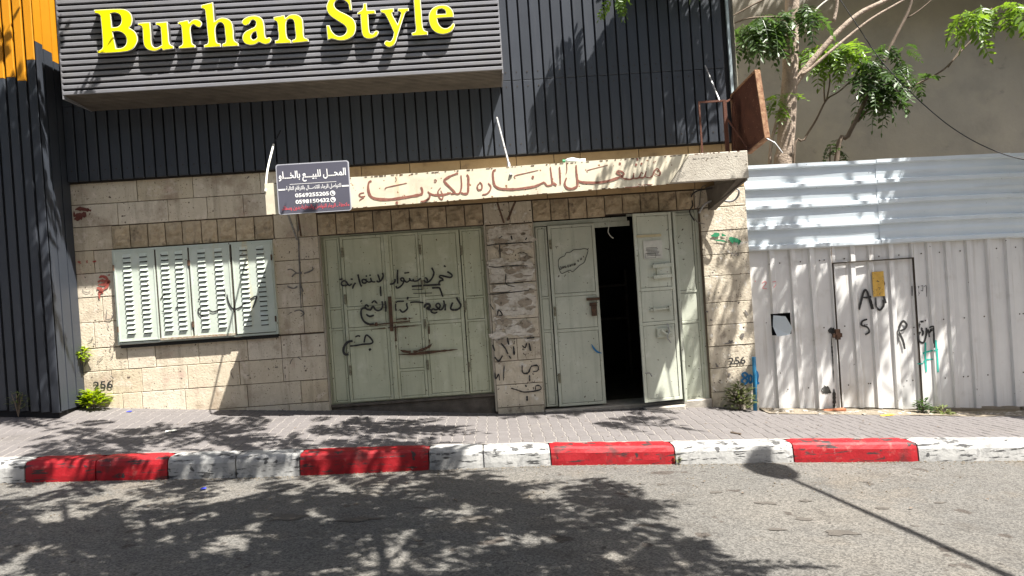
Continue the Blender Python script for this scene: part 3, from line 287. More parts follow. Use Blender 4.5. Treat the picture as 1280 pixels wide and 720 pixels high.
M['bark'] = mat('pale_bark', (.36,.29,.23), (.20,.155,.12), 9, .9, bump=1.0, bscale=30, aniso=(1,1,.3), dirt=[((.46,.41,.35), 6, .6, .72), ((.10,.08,.06), 14, .64, .74)])  # bark texture contrast; pale patches put the sunlit edges into the colour
M['twig'] = mat('brown_twig', (.15,.115,.085), (.10,.075,.055), 12, .9, bump=.3)
M['white_twig'] = mat('bleached_stem', (.5,.48,.42), None, 12, .8, bump=.2)
M['cable'] = mat('black_cable', (.015,.015,.017), None, 5, .6, bump=0)
M['grey_tube'] = mat('grey_conduit', (.33,.33,.33), None, 12, .6, bump=0)
M['steel'] = mat('weathered_galvanised_steel', (.38,.40,.41), (.15,.13,.12), 20, .55, .4, bump=.1)
M['bottle'] = mat('milky_plastic', (.6,.63,.6), (.4,.45,.42), 30, .3, bump=.2)
M['cap_green'] = mat('green_plastic', (.05,.35,.15), None, 5, .4, bump=0)
M['orange_wrap'] = mat('orange_wrapper', (.75,.30,.02), (.75,.55,.05), 18, .5, bump=.2)
M['blue_lit'] = mat('blue_wrapper', (.03,.05,.5), None, 5, .5, bump=0)
def leafmat(name, c1, c2, tr=.35):
    m = mat(name, c1, c2, 6, .42, bump=0, rnd=.3, spec=.5); n = m.node_tree.nodes; l = m.node_tree.links
    b = n['Principled BSDF']; out = n['Material Output']; t = n.new('ShaderNodeBsdfTranslucent')
    src = b.inputs['Base Color'].links[0].from_socket
    hs = n.new('ShaderNodeHueSaturation'); hs.inputs['Value'].default_value = 1.7; hs.inputs['Saturation'].default_value = 1.1; hs.inputs['Hue'].default_value = .485
    l.new(src, hs.inputs['Color']); l.new(hs.outputs[0], t.inputs['Color'])
    mx = n.new('ShaderNodeMixShader'); mx.inputs[0].default_value = tr; l.new(b.outputs[0], mx.inputs[1]); l.new(t.outputs[0], mx.inputs[2]); l.new(mx.outputs[0], out.inputs['Surface']); return m
M['leaf'] = leafmat('green_leaf', (.055,.105,.025), (.035,.075,.018))
M['leaf_bright'] = leafmat('bright_green_leaf', (.13,.22,.03), (.09,.17,.03), .45)
M['lime'] = leafmat('lime_green_leaf', (.26,.36,.02), (.18,.28,.02), .4)
M['weed'] = leafmat('weed_leaf', (.09,.13,.035), (.12,.13,.05), .3)
def asphalt():
    m = mat('worn_asphalt', (.105,.100,.091), (.085,.082,.076), .9, .9, bump=.7, bscale=110,
        dirt=[((.125,.115,.10), .5, .46, .70), ((.070,.064,.056), 1.7, .54, .74), ((.112,.098,.08), 1.1, .56, .74)], spots=[((.055,.047,.040), 3.2, .665), ((.045,.040,.035), 8, .70)], streak=((.082,.078,.07), .56, .74, .5, 1))
    n = m.node_tree.nodes; l = m.node_tree.links; b = n['Principled BSDF']; src = b.inputs['Base Color'].links[0].from_socket
    v = n.new('ShaderNodeTexVoronoi'); v.inputs['Scale'].default_value = 75; v.inputs['Randomness'].default_value = 1
    g = n.new('ShaderNodeNewGeometry'); l.new(g.outputs['Position'], v.inputs['Vector'])
    sp = n.new('ShaderNodeSeparateColor'); l.new(v.outputs['Color'], sp.inputs[0])
    r = n.new('ShaderNodeMapRange'); l.new(sp.outputs[0], r.inputs['Value']); r.inputs['To Min'].default_value = .55; r.inputs['To Max'].default_value = 1.5
    h = n.new('ShaderNodeHueSaturation'); l.new(src, h.inputs['Color']); l.new(r.outputs[0], h.inputs['Value']); l.new(h.outputs[0], b.inputs['Base Color'])
    return m
M['asphalt'] = asphalt()
# ---------------------------------------------------------------- ground heights (the street falls to the right)
def wall_z(x): return float(np.interp(x, [-9,-7.4,-6.1,-5.1,-3.86,-2.37,0,2,3.15,3.7,5.45,6.6,9,14], [.74,.57,.44,.31,.2,.08,-.14,-.20,-.27,-.36,-.51,-.62,-.78,-1.0]))
def kerb_z(x): return float(np.interp(x, [-14,-5.5,-3.67,-2.22,-.8,.55,1.96,3.32,4.74,5.97,14], [.50,.16,.08,.01,-.05,-.12,-.21,-.28,-.38,-.46,-.95]))
def base_z(x): return float(np.interp(x, [-14,-5.32,-3.65,-2.2,-.8,.52,1.88,3.2,4.58,5.77,14], [.28,-.06,-.15,-.22,-.26,-.31,-.40,-.48,-.57,-.65,-1.15]))
KY0, KY1, WY = 8.0, 8.28, 10.4
def pave_z(x, y):
    t = min(max((y-KY1)/(WY-KY1), 0), 1.15); return kerb_z(x)*(1-t)+wall_z(x)*t
def sheet(name, x0, x1, y0, y1, nx, ny, zf, m, parent=None):
    mb = MB()
    for j in range(ny+1):
        for i in range(nx+1):
            x = x0+(x1-x0)*i/nx; y = y0+(y1-y0)*j/ny; mb.v.append((x, y, zf(x,y)))
    for j in range(ny):
        for i in range(nx):
            a = j*(nx+1)+i; mb.f.append((a,a+1,a+nx+2,a+nx+1)); mb.m.append(0)
    return mb.build(name, m, parent, smooth=True, fix=False)
gr = sheet('ground', -400, 400, -400, 400, 4, 4, lambda x,y: -2.2, M['dirt']); tag(gr, kind='structure')
rd = sheet('road', -14, 14, -8, 8.03, 84, 40, lambda x,y: base_z(x)-.0+.006*noise.noise(Vector((x*1.3,y*1.3,0)))-.012*max(0,8-y)*.2, M['asphalt']); tag(rd, kind='structure')
# paved footpath: a joint bed with the pavers lying proud on it
pv = thing('pavement', (0, 8.3, 0), kind='structure')
sheet('joint_bed', -14, 14, KY1-.03, 11.2, 112, 8, lambda x,y: pave_z(x,y)+.0015, M['joint'], pv)
pw, pl = .122, .147; nrow = 15; gx, gy = .011, .0035; cells = []
for r in range(nrow):
    y = KY1+.02+r*(pl+gy)
    for c in range(int(15.0/(pw+gx))):
        x = -7.6+c*(pw+gx)+(r%2)*.012
        xc, yc = x+pw/2, y+pl/2
        if yc > 10.33-(0 if xc < 3.7 else .25): continue
        cells.append((xc, yc))
def paver_verts(xc, yc, jit):
    w, h = pw/2, pl/2; b = .006; z = pave_z(xc,yc); dx = (pave_z(xc+.1,yc)-pave_z(xc-.1,yc))/.2; dy = (pave_z(xc,yc+.1)-pave_z(xc,yc-.1))/.2
    o = jit; top = [(-w+b,-h+b),(w-b,-h+b),(w-b,h-b),(-w+b,h-b)]; bot = [(-w,-h),(w,-h),(w,h),(-w,h)]
    v = [(a, c, a*dx+c*dy+o) for a,c in top]+[(a, c, a*dx+c*dy+o-.005) for a,c in bot]+[(a, c, a*dx+c*dy-.03) for a,c in bot]
    return v, z
PF = [(0,1,2,3)]+[(i,i+4,(i+1)%4+4,(i+1)%4) for i in range(4)]+[(i+4,i+8,(i+1)%4+8,(i+1)%4+4) for i in range(4)]
vis = [c for c in cells if abs(c[0]) < c[1]*.69]
vis.sort(key=lambda c: c[1]+.12*abs(c[0])); first = set(vis[:295]); rest = MB(); shared = {}
for (xc, yc) in cells:
    jit = .006+random.choice((0,.0012,.0025,-.001))
    if (xc,yc) in first:
        v, z = paver_verts(xc, yc, jit); mb = MB(); mb.add(v, PF); link('paver', mb.mesh('paver', M['paver']), pv, (xc,yc,z))
    else:
        v, z = paver_verts(xc, yc, jit); rest.add([(a+xc,b+yc,c+z) for a,b,c in v], PF)
tag(rest.build('paver_field', M['paver'], pv, fix=False), kind='stuff')
# kerb stones, painted red and white in turn
kb = thing('kerb', (0, KY0, 0), kind='structure')
ks = [(-9.2,-7.8,'r'),(-7.8,-6.45,'w'),(-6.45,-5.07,'w'),(-5.07,-4.33,'r'),(-4.33,-3.57,'r'),(-3.57,-2.85,'w'),(-2.85,-2.17,'w'),(-2.17,-.78,'r'),(-.78,-.19,'w'),(-.19,.54,'w'),(.54,1.9,'r'),(1.9,3.21,'w'),(3.21,4.6,'r'),(4.6,6.0,'w'),(6.0,7.4,'r'),(7.4,8.8,'w')]
for i, (x0,x1,c) in enumerate(ks):
    mb = MB(); n = max(6, int((x1-x0)/.07)); prof = [(0,0),(.004,.35),(.012,.72),(.03,.90),(.06,.985),(.10,1.0),(.27,1.0),(.285,.6)]
    g = .007
    for k in range(n+1):
        x = x0+g+(x1-x0-2*g)*k/n; zb, zt = base_z(x)-.03, kerb_z(x)+.004; e = .012 if k in (0,n) else 0
        for j, (dy, t) in enumerate(prof):
            nn = noise.noise(Vector((x*6, j*.7, i)))*.006+noise.noise(Vector((x*25, j*1.7, i)))*.003
            mb.v.append((x, KY0+dy+e*(1 if j < 4 else 0)+nn*(1 if j < 5 else 0), zb+(zt-zb)*t+nn*(j > 2)-e*(j > 3)))
    q = len(prof)
    for k in range(n):
        for j in range(q-1): a = k*q+j; mb.f.append((a,a+q,a+q+1,a+1)); mb.m.append(0)
    mb.f.append(tuple(range(q))); mb.m.append(0); mb.f.append(tuple(n*q+j for j in range(q))[::-1]); mb.m.append(0)
    o = mb.build('kerb_stone', M['red_kerb'] if c == 'r' else M['white_kerb'], kb, smooth=False)
    o['label'] = 'red painted kerb stone' if c == 'r' else 'white painted kerb stone'
# ---------------------------------------------------------------- stone shop building
SB = thing('shop_building', (-1, 10.4, 0), 'old limestone shop with a louvred window and two pairs of green steel doors', 'building')
YWL = 10.4
core = MB()
def cbox(x0,x1,z0,z1,y0=10.425,y1=10.75): core.box(x0,x1,y0,y1,z0,z1)
cbox(-5.72,-5.14,-.6,3.6); cbox(-5.14,-2.99,-.6,1.19); cbox(-5.14,-2.99,2.51,3.6); cbox(-2.99,-2.335,-.6,3.6)
cbox(-2.335,-.025,2.535,3.6); cbox(-.025,.665,-.6,3.6); cbox(.665,3.03,2.565,3.6); cbox(3.03,3.715,-.6,3.6)
core.build('wall_core', M['mortar'], SB)
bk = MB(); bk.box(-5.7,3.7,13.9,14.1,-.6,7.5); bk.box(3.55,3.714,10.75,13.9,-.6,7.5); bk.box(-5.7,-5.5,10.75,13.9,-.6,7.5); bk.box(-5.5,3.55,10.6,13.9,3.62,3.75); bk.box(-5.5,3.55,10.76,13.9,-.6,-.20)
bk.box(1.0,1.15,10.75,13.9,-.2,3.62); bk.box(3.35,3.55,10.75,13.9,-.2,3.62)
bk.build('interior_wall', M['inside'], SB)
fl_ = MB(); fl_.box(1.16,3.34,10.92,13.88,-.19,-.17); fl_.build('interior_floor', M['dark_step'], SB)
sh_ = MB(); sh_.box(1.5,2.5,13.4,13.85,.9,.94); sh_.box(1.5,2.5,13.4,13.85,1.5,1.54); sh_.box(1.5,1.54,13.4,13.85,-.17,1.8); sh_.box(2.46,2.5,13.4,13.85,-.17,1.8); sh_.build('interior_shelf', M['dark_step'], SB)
sidew = MB(); sidew.box(3.716,3.72,10.43,14.05,-.7,7.6); sidew.build('side_wall', M['stone_pier'], SB)
def blocks(z0, z1, xs, m, depth=.04, name='stone_block', g=.0045):
    for a, b in zip(xs[:-1], xs[1:]):
        j = random.uniform(-.003,.003)
        piece(name, a+g*random.uniform(.6,1.2), b-g*random.uniform(.6,1.2), YWL+j, YWL+depth, z0+g*random.uniform(.7,1.3), z1-g*random.uniform(.7,1.3), m, SB, b=.004, rot=(random.uniform(-.004,.004), 0, 0))
def rough(x0, x1, z0, z1, seed):
    mb = MB(); n = 8; g = .007; x0 += g; x1 -= g; z0 += g; z1 -= g
    for j in range(n+1):
        for i in range(n+1):
            x = x0+(x1-x0)*i/n; z = z0+(z1-z0)*j/n; e = min(i,n-i,j,n-j); f = 0 if e == 0 else (.5 if e == 1 else 1)
            h = .008+.042*f*(.5+.9*noise.noise(Vector((x*7,z*9,seed)))+.5*noise.noise(Vector((x*18,z*22,seed))))
            mb.v.append((x, YWL-max(h,.002), z))
    for j in range(n):
        for i in range(n): a = j*(n+1)+i; mb.f.append((a,a+1,a+n+2,a+n+1)); mb.m.append(0)
    k = len(mb.v); mb.v += [(x0,YWL+.03,z0),(x1,YWL+.03,z0),(x1,YWL+.03,z1),(x0,YWL+.03,z1)]
    c = [0,n,(n+1)*(n+1)-1,n*(n+1)]
    for q in range(4): mb.f.append((c[q],k+q,k+(q+1)%4,c[(q+1)%4])); mb.m.append(0)
    mb.build('rough_stone', M['stone_rough'], SB, fix=False)
S = M['stone']; XL, XR = -5.715, -2.345
blocks(3.17,3.465,[XL]+J_LEFT['3.17']+[-2.345,-1.9],S)
blocks(2.86,3.17,[XL]+J_LEFT['2.86']+[-2.93,-2.345,-1.9],S)
J3 = J_LEFT['2.53']; blocks(2.53,2.86,[XL,J3[0]],S)
for i in range(len(J3)-1): rough(J3[i],J3[i+1],2.53,2.855,i)
blocks(2.53,2.86,[J3[-1],-2.62,-2.345],S)
for z0,z1,jn in ((2.215,2.53,-5.43),(1.885,2.215,None),(1.54,1.885,-5.36),(1.18,1.54,-5.5)):
    blocks(z0,z1,[XL]+([jn] if jn else [])+[-5.165],S)
for z0,z1 in ((2.215,2.53),(1.89,2.215),(1.56,1.89),(1.19,1.56)): blocks(z0,z1,[-2.975,-2.615,-2.345],S)
blocks(.86,1.175,[XL]+J_LEFT['.86']+[-2.345],S); blocks(.53,.86,[XL]+J_LEFT['.53']+[-2.345],S); blocks(.215,.53,[XL]+J_LEFT['.22']+[-2.345],S)
blocks(-.10,.215,[XL,-5.0,-4.2,-3.5,-2.9,-2.345],S)
# lintels, frieze band and the courses behind the canopy
nl = 9
for i in range(nl): rough(-2.335+i*(2.31/nl), -2.335+(i+1)*(2.31/nl), 2.535, 2.83, 20+i)
for i in range(nl): rough(.675+i*(2.30/nl), .675+(i+1)*(2.30/nl), 2.565 if i > 3 else 2.535, 2.835, 40+i)
blocks(2.53,2.835,[-.02,.35,.67],M['stone_pier']); blocks(2.575,2.84,[2.98,3.71],M['stone_pier'])
blocks(2.845,2.945,[-1.9]+[-1.9+.7*k for k in range(1,8)]+[3.71],M['stone_tan'])
blocks(2.955,3.13,[-1.9]+[-1.9+.7*k for k in range(1,8)]+[3.71],M['stone_tan'])
blocks(3.14,3.465,[-1.9]+J_BAND+[3.1,3.42,3.71],M['stone_tan'])
# pillar and right pier
PZ = [-.6,-.05,.27,.60,.91,1.19,1.57,1.70,1.93,2.25,2.52]
for a,b in zip(PZ[:-1],PZ[1:]): blocks(a,b,[.0,.66] if b != .91 else [.0,.33,.66],M['stone_pier'])
RZ = [-.75,-.05,.29,.60,.90,1.22,1.60,1.90,2.24,2.57]
for a,b in zip(RZ[:-1],RZ[1:]): blocks(a,b,[3.045,3.715],M['stone_pier'])
for q in ((-.028,.0,10.41,10.52,-.1,2.53),(.66,.672,10.42,10.52,-.1,2.53),(-2.345,-2.33,10.41,10.52,0,2.53),(-5.722,-5.70,10.40,10.44,.3,3.47)):
    tr = MB(); tr.box(*q); tr.build('jamb_trim', M['stone_trim'], SB)
# ---- louvred window
wf = MB(); zt, zb = 2.505, 1.20
def frame(mb, x0,x1,z0,z1,y0,y1,w,m=0):
    mb.box(x0,x0+w,y0,y1,z0,z1,m); mb.box(x1-w,x1,y0,y1,z0,z1,m); mb.box(x0+w,x1-w,y0+.001,y1,z0,z0+w,m); mb.box(x0+w,x1-w,y0+.001,y1,z1-w,z1,m)
frame(wf,-5.155,-2.965,1.205,2.515,10.345,10.46,.028)
wf.build('window_frame', M['mint'], SB)
ws = MB(); ws.box(-5.13,-2.98,10.36,10.44,1.155,1.20); ws.build('window_gap', M['slot'], SB)
rs = MB()
for x in (-4.57,-4.115,-3.54): rs.box(x-.006,x+.006,10.335,10.345,1.24,2.48)
rs.box(-5.14,-2.97,10.34,10.3445,1.20,1.206); rs.build('shutter_gap_line', M['gapline'], SB)  # dark strips paint in the shade of the gaps around the shutter leaves
LOUV = None
def louvre(w=.115, h=.046):
    mb = MB(); n = 6; a = w/2
    up = [(-a+.006, .0, h), (a-.006, .0, h)]
    # hood: flush above, proud below, rounded ends; dark slot underneath
    v = [(-a,0,h*.45),(-a+.012,0,h),(a-.012,0,h),(a,0,h*.45),(a-.006,-.020,0),(-a+.006,-.020,0),(-a+.006,.0,0),(a-.006,.0,0)]
    mb.add(v, [(1,2,4,5),(0,1,5),(2,3,4),(5,4,7,6),(0,5,6),(3,7,4)], 0)
    mb.add([(-a+.006,-.0015,-.015),(a-.006,-.0015,-.015),(a-.006,-.0015,.001),(-a+.006,-.0015,.001)], [(0,1,2,3)], 1)
    return mb.mesh('louvre', [M['mint'], M['slot']])
LOUV = louvre()
lx = LEAFX; nr = 17
for k in range(4):
    x0, x1 = lx[2*k]+.004, lx[2*k+1]-.004; mb = MB(); y = 10.335
    mb.box(x0,x1,y,y+.02,1.245,2.485,b=.003)
    frame(mb,x0+.001,x1-.001,1.246,2.484,y-.007,y+.001,.018)
    sh = mb.build('shutter', M['mint'], SB, fix=False)
    for c in LCOL[2*k:2*k+2]:
        for r in range(nr): 
            z = 2.40-r*.0655; link('louvre', LOUV, sh, (c, y-.0005, z))
    hb = MB()
    for hz in (1.42, 2.27): hb.tube([(x0+(-.004 if k%2 == 0 else (x1-x0)+.004),10.325,hz-.04),(x0+(-.004 if k%2 == 0 else (x1-x0)+.004),10.325,hz+.04)], .011, 6)
    hb.build('hinge', M['rustline'], sh)
lb = MB(); lb.box(-4.57,-3.55,10.318,10.334,1.232,1.262); lb.build('bottom_rail', M['rust_mint'], SB)
ribbons('shutter_graffiti', SHUTG, 10.3262, M['black_paint'], SB, rough=.2)
# ---- steel doors
def leaf(name, x0, x1, z0, z1, y, splits, m, panel_in=.035, lab=None, hinge=None, xf=None, panels=True):
    """door leaf: stiles and rails welded over sheet panels"""
    mb = MB(); zs = [z0]+splits+[z1]; w = panel_in
    mb.box(x0,x0+w,y-.012,y+.03,z0,z1,b=.003); mb.box(x1-w,x1,y-.012,y+.03,z0,z1,b=.003)
    for i, z in enumerate(zs):
        h = w if 0 < i < len(zs)-1 else w*.9; a = z-h/2 if 0 < i < len(zs)-1 else (z if i == 0 else z-h)
        mb.box(x0+w,x1-w,y-.0115,y+.03,a,a+h,b=.003)
    fx = (lambda b: b) if xf is None else xf
    mb.v = [tuple(fx(v)) for v in mb.v]
    lf = mb.build(name, m, SB)
    if lab: lf['label'] = lab
    for i in range(len(zs)-1):
        a = zs[i]+(w*.9 if i == 0 else w/2); b = zs[i+1]-(w*.9 if i == len(zs)-2 else w/2)
        p = MB(); p.box(x0+w+.004,x1-w-.004,y-.004,y+.012,a+.004,b-.004,b=.004)
        # seam shadow backing
        p.v = [tuple(fx(v)) for v in p.v]
        p.build('panel', m, lf)
    bk = MB(); bk.box(x0+w-.002,x1-w+.002,y+.014,y+.02,z0+.02,z1-.02); bk.v = [tuple(fx(v)) for v in bk.v]; bk.build('seam_back', M['seamline'], lf)
    if hinge is not None:
        for hz in hinge[1]:
            hb = MB(); hb.tube([(hinge[0],y-.022,hz-.07),(hinge[0],y-.022,hz-.03),(hinge[0],y-.022,hz+.07)],.011,6)
            hb.box(hinge[0]-.019,hinge[0]+.016,y-.016,y-.011,hz-.06,hz+.065)
            hb.v = [tuple(fx(v)) for v in hb.v]; hb.build('hinge', M['rusty_green'], lf)
    return lf
d = DOOR1X; G1 = M['green']; mz = MISC['d1z']
fm = MB(); frame(fm,-2.33,-.03,.14,2.53,10.505,10.56,.03); fm.box(-.09,-.058,10.50,10.55,.17,2.5)
fm.build('door_frame', G1, SB)
leaf('door_leaf', d[0]+.035, d[1], .17, 2.50, 10.50, [1.205,1.50], G1, .03, 'narrow fixed strip of the left green door')
A = leaf('door_leaf', d[1]+.012, d[3], .17, 2.50, 10.47, [1.195,1.49], G1, .04, 'broad left leaf of the left green door', (d[1]+.04,(.62,1.62,2.28)))
astr = MB(); astr.box(d[3]+.002,d[4]+.01,10.445,10.50,.17,2.50,b=.006); astr.build('meeting_bar', G1, A)
B = leaf('door_leaf', d[4]+.012, d[5], .17, 2.50, 10.475, [.57,1.213,1.563], G1, .035, 'narrow middle leaf of the left green door')
leaf('door_leaf', d[5]+.004, d[7], .17, 2.50, 10.47, [1.213,1.563], G1, .045, 'right leaf of the left green door', (d[5]+.02,(.62,1.2,1.75,2.25)))
leaf('door_leaf', d[7]+.012, d[9]-.03, .17, 2.50, 10.49, [1.203,1.532], G1, .03, 'narrow fixed strip right of the left green door', (d[7]+.02,(.55,1.42,2.2)))
bl = MB(); bl.bar((-1.72,10.438,1.235),(-1.15,10.438,1.255),.012,.016); bl.tube([(-1.62,10.425,1.22),(-1.62,10.425,1.27)],.02,6); bl.box(-1.435,-1.385,10.43,10.45,1.13,1.62); bl.build('bolt', M['rustline'], A)
ribbons('rust_streak', DOORRUST, 10.4436, M['rustline'], SB, taper=.8, rough=.95, gap=.08, wk=1.1)
ribbons('door_graffiti', DOORG, 10.442, M['black_paint'], SB, taper=.1, rough=.25, wk=1.3, sub=3)
st = MB(); st.box(-2.33,-.03,10.47,10.9,-.5,.115,b=.01); st.box(-2.33,-.03,10.44,10.5,.118,.15); st.build('threshold', M['dark_step'], SB)
# right opening
G2 = M['green2']; m2 = MISC['d2z']; xx = MISC['d2x']
f2 = MB(); f2.box(.675,2.02,10.50,10.56,2.47,2.53); f2.box(.675,.695,10.505,10.56,-.1,2.47); f2.box(2.985,3.04,10.46,10.60,-.16,2.56); f2.box(2.02,2.985,10.50,10.56,2.53,2.562); f2.box(1.53,2.05,10.49,10.55,2.40,2.468)
f2.build('door_frame', G2, SB)
leaf('door_leaf', .70, xx[1], -.10, 2.46, 10.50, [.975,1.453], G2, .03, 'narrow fixed strip of the right green door')
C_ = leaf('door_leaf', xx[1]+.012, 1.545, -.105, 2.465, 10.47, [.969,1.473], G2, .042, 'closed left leaf of the right green door with a scribbled outline', (xx[1]+.04,(.30,1.25,2.2)))
lk = MB(); lk.box(1.40,1.50,10.425,10.46,1.29,1.34); lk.box(1.42,1.49,10.41,10.46,1.15,1.30,b=.008); lk.box(1.36,1.55,10.435,10.455,1.37,1.41); lk.build('lock', M['rustline'], C_)
ribbons('scribbled_outline', BUBBLE, 10.4535, M['black_paint'], SB, taper=.1, rough=.2)
ribbons('blue_paint_stroke', BLUESW, 10.4535, M['blue_paint'], SB, taper=.8)
# folded leaf standing out from the wall (a little skewed) and the leaf it hangs on
def skew(v): x, y, z = v; return (x, y+(x-2.05)*.18-.005*z, z)
Fz0, Fz1 = -.085, 2.535
Fl = leaf('door_leaf', 2.035, 2.59, Fz0, Fz1, 10.17, [1.0,1.475], G2, .045, 'folded open leaf of the right green door with latches and a paper label', None, skew)
lt = MB(); lt.bar((2.20,10.165,1.19),(2.52,10.215,1.20),.02,.02); lt.box(2.24,2.27,10.15,10.2,1.17,1.22); lt.box(2.47,2.51,10.19,10.24,1.16,1.23); lt.build('latch', G2, Fl); lt = MB()
lt.bar((2.27,10.16,1.79),(2.56,10.21,1.80),.03,.05); lt.bar((2.27,10.16,1.64),(2.56,10.21,1.65),.03,.045); lt.box(2.33,2.52,10.19,10.215,1.66,1.78); lt.build('latch', G2, Fl); lt = MB()
lt.box(2.27,2.50,10.165,10.21,.80,.93,b=.01); lt.tube([(2.33,10.15,.9),(2.4,10.15,.84),(2.47,10.16,.86)],.018,6); lt.build('latch', G2, Fl)
hk = MB(); hk.tube([(2.42,10.155,.99),(2.44,10.14,.88),(2.40,10.14,.80),(2.45,10.14,.72)],.008,5); hk.tube([(2.06,10.13,.33),(2.12,10.11,.33),(2.15,10.12,.28)],.009,5); hk.build('hook', M['steel'], Fl)
pp = MB(); pp.box(2.16,2.43,10.165,10.168,1.90,2.15); pp.v = [skew((x,y-.012,z)) for x,y,z in pp.v]; o = pp.build('paper_label', M['label_paper'], Fl)
tp = MB(); tp.box(2.07,2.43,10.166,10.168,2.20,2.235); tp.v = [skew((x,y-.013,z)) for x,y,z in tp.v]; tp.build('tape', M['tape'], Fl)
pr = MB()
for k in range(7):
    z = 2.05-k*.018; a = 2.19+.02*random.random(); pr.box(a, 2.40-.05*random.random(),10.168,10.1685,z-.003,z+.003)
frame(pr,2.175,2.33,1.91,1.975,10.168,10.1685,.004)
pr.v = [skew((x,y-.018,z)) for x,y,z in pr.v]; pr.build('label_print', M['black_paint'], Fl)
jp = MB(); jp.box(2.615,2.655,10.25,10.54,-.13,2.53,b=.004); jp.build('hinge_post', G2, SB)
leaf('door_leaf', 2.665, 2.985, -.145, 2.53, 10.49, [.967,1.403], G2, .035, 'narrow right leaf of the right green door beside the pier', (2.70,(.35,1.2,2.15)))
ss = MB(); ss.box(.665,3.04,10.38,10.9,-.6,-.135,b=.012); ss.build('threshold', M['sill'], SB)
sr = MB(); sr.box(2.05,2.62,10.22,10.42,-.30,-.165,b=.02); sr.build('broken_step', M['sill'], SB)
# paper remnants, stencils and scribbles on the stone
for q in PAPER:
    mb = MB(); n = len(q); c = Vector((sum(a for a,b in q)/n, sum(b for a,b in q)/n)); ring = []
    for i in range(n):
        a = Vector(q[i]); b = Vector(q[(i+1)%n])
        for k in range(6):
            p = a.lerp(b, k/6); ring.append(p+(p-c).normalized()*.035*noise.noise(Vector((p.x*22,p.y*22,3))))
    vs = [(c.x, 10.389, c.y)]+[(p.x,10.391,p.y) for p in ring]
    mb.add(vs, [(0,i+1,(i+1)%len(ring)+1) for i in range(len(ring))])
    mb.build('torn_poster', M['paper'], SB, fix=False)
for k in range(60):
    cx_, cz_ = random.uniform(.06,.60), random.uniform(.85,2.46); rr = random.uniform(.025,.085); n = 14
    mb = MB(); yy_ = 10.3885-.00006*k; ph = random.uniform(0,50)
    ring = [(cx_+rr*1.3*math.cos(2*math.pi*i/n)*(1+.75*noise.noise(Vector((i*.9,ph,0)))), yy_, cz_+rr*.7*math.sin(2*math.pi*i/n)*(1+.75*noise.noise(Vector((i*.9,ph,3))))) for i in range(n)]
    mb.add([(cx_,yy_-.001,cz_)]+ring, [(0,i+1,(i+1)%n+1) for i in range(n)]); mb.build('paper_scrap_layer', M['paper'] if random.random() < .55 else M['paper_old'], SB, fix=False)
ribbons('pillar_graffiti', PILG, 10.384, M['black_paint'], SB, rough=.7, gap=.0, join=.09, wk=.95)
ribbons('wall_scribble', WALLG, 10.39, M['grey_paint'], SB, rough=.6, gap=.2)
ribbons('red_graffiti', REDG[:4], 10.39, M['dkred_paint'], SB, rough=.8, taper=.8, gap=.12)
ribbons('red_graffiti', REDG[4:], 10.39, M['red_paint'], SB, rough=.8, taper=.5, gap=.1)
ribbons('green_graffiti', GREENG, 10.39, M['green_paint'], SB, rough=.9, taper=.8, gap=.15)
ribbons('pier_scribble', PIERG, 10.39, M['grey_paint'], SB, rough=.5, gap=.1)
ribbons('blue_graffiti', BLUEG, 10.389, M['blue_paint'], SB, rough=.3, taper=.1)
# ---------------------------------------------------------------- lettering from Blender's own font (Arabic as shaped glyphs, right to left)
AR = {'ا':(0xFE8D,0xFE8E,0,0),'أ':(0xFE83,0xFE84,0,0),'ة':(0xFE93,0xFE94,0,0),'ب':(0xFE8F,0xFE90,0xFE91,0xFE92),'ت':(0xFE95,0xFE96,0xFE97,0xFE98),'ج':(0xFE9D,0xFE9E,0xFE9F,0xFEA0),
 'ح':(0xFEA1,0xFEA2,0xFEA3,0xFEA4),'خ':(0xFEA5,0xFEA6,0xFEA7,0xFEA8),'د':(0xFEA9,0xFEAA,0,0),'ر':(0xFEAD,0xFEAE,0,0),'س':(0xFEB1,0xFEB2,0xFEB3,0xFEB4),'ص':(0xFEB9,0xFEBA,0xFEBB,0xFEBC),
 'ط':(0xFEC1,0xFEC2,0xFEC3,0xFEC4),'ظ':(0xFEC5,0xFEC6,0xFEC7,0xFEC8),'ع':(0xFEC9,0xFECA,0xFECB,0xFECC),'ق':(0xFED5,0xFED6,0xFED7,0xFED8),'ل':(0xFEDD,0xFEDE,0xFEDF,0xFEE0),
 'م':(0xFEE1,0xFEE2,0xFEE3,0xFEE4),'ن':(0xFEE5,0xFEE6,0xFEE7,0xFEE8),'ه':(0xFEE9,0xFEEA,0xFEEB,0xFEEC),'و':(0xFEED,0xFEEE,0,0),'ي':(0xFEF1,0xFEF2,0xFEF3,0xFEF4),'ء':(0xFE80,0,0,0),'ـ':(0x640,0x640,0x640,0x640)}
def shape(s):
    out = []; s = s.replace('لا', '\u0001')
    A2 = dict(AR); A2['\u0001'] = (0xFEFB,0xFEFC,0,0)
    for i, c in enumerate(s):
        if c not in A2: out.append(c); continue
        p = s[i-1] if i else ' '; q = s[i+1] if i+1 < len(s) else ' '
        jp = p in A2 and A2[p][2] != 0 and A2[c][1] != 0; jn = q in A2 and A2[c][2] != 0 and A2[q][1] != 0
        k = A2[c]; out.append(chr(k[3] if jp and jn else k[1] if jp else k[2] if jn else k[0]))
    return ''.join(out[::-1])
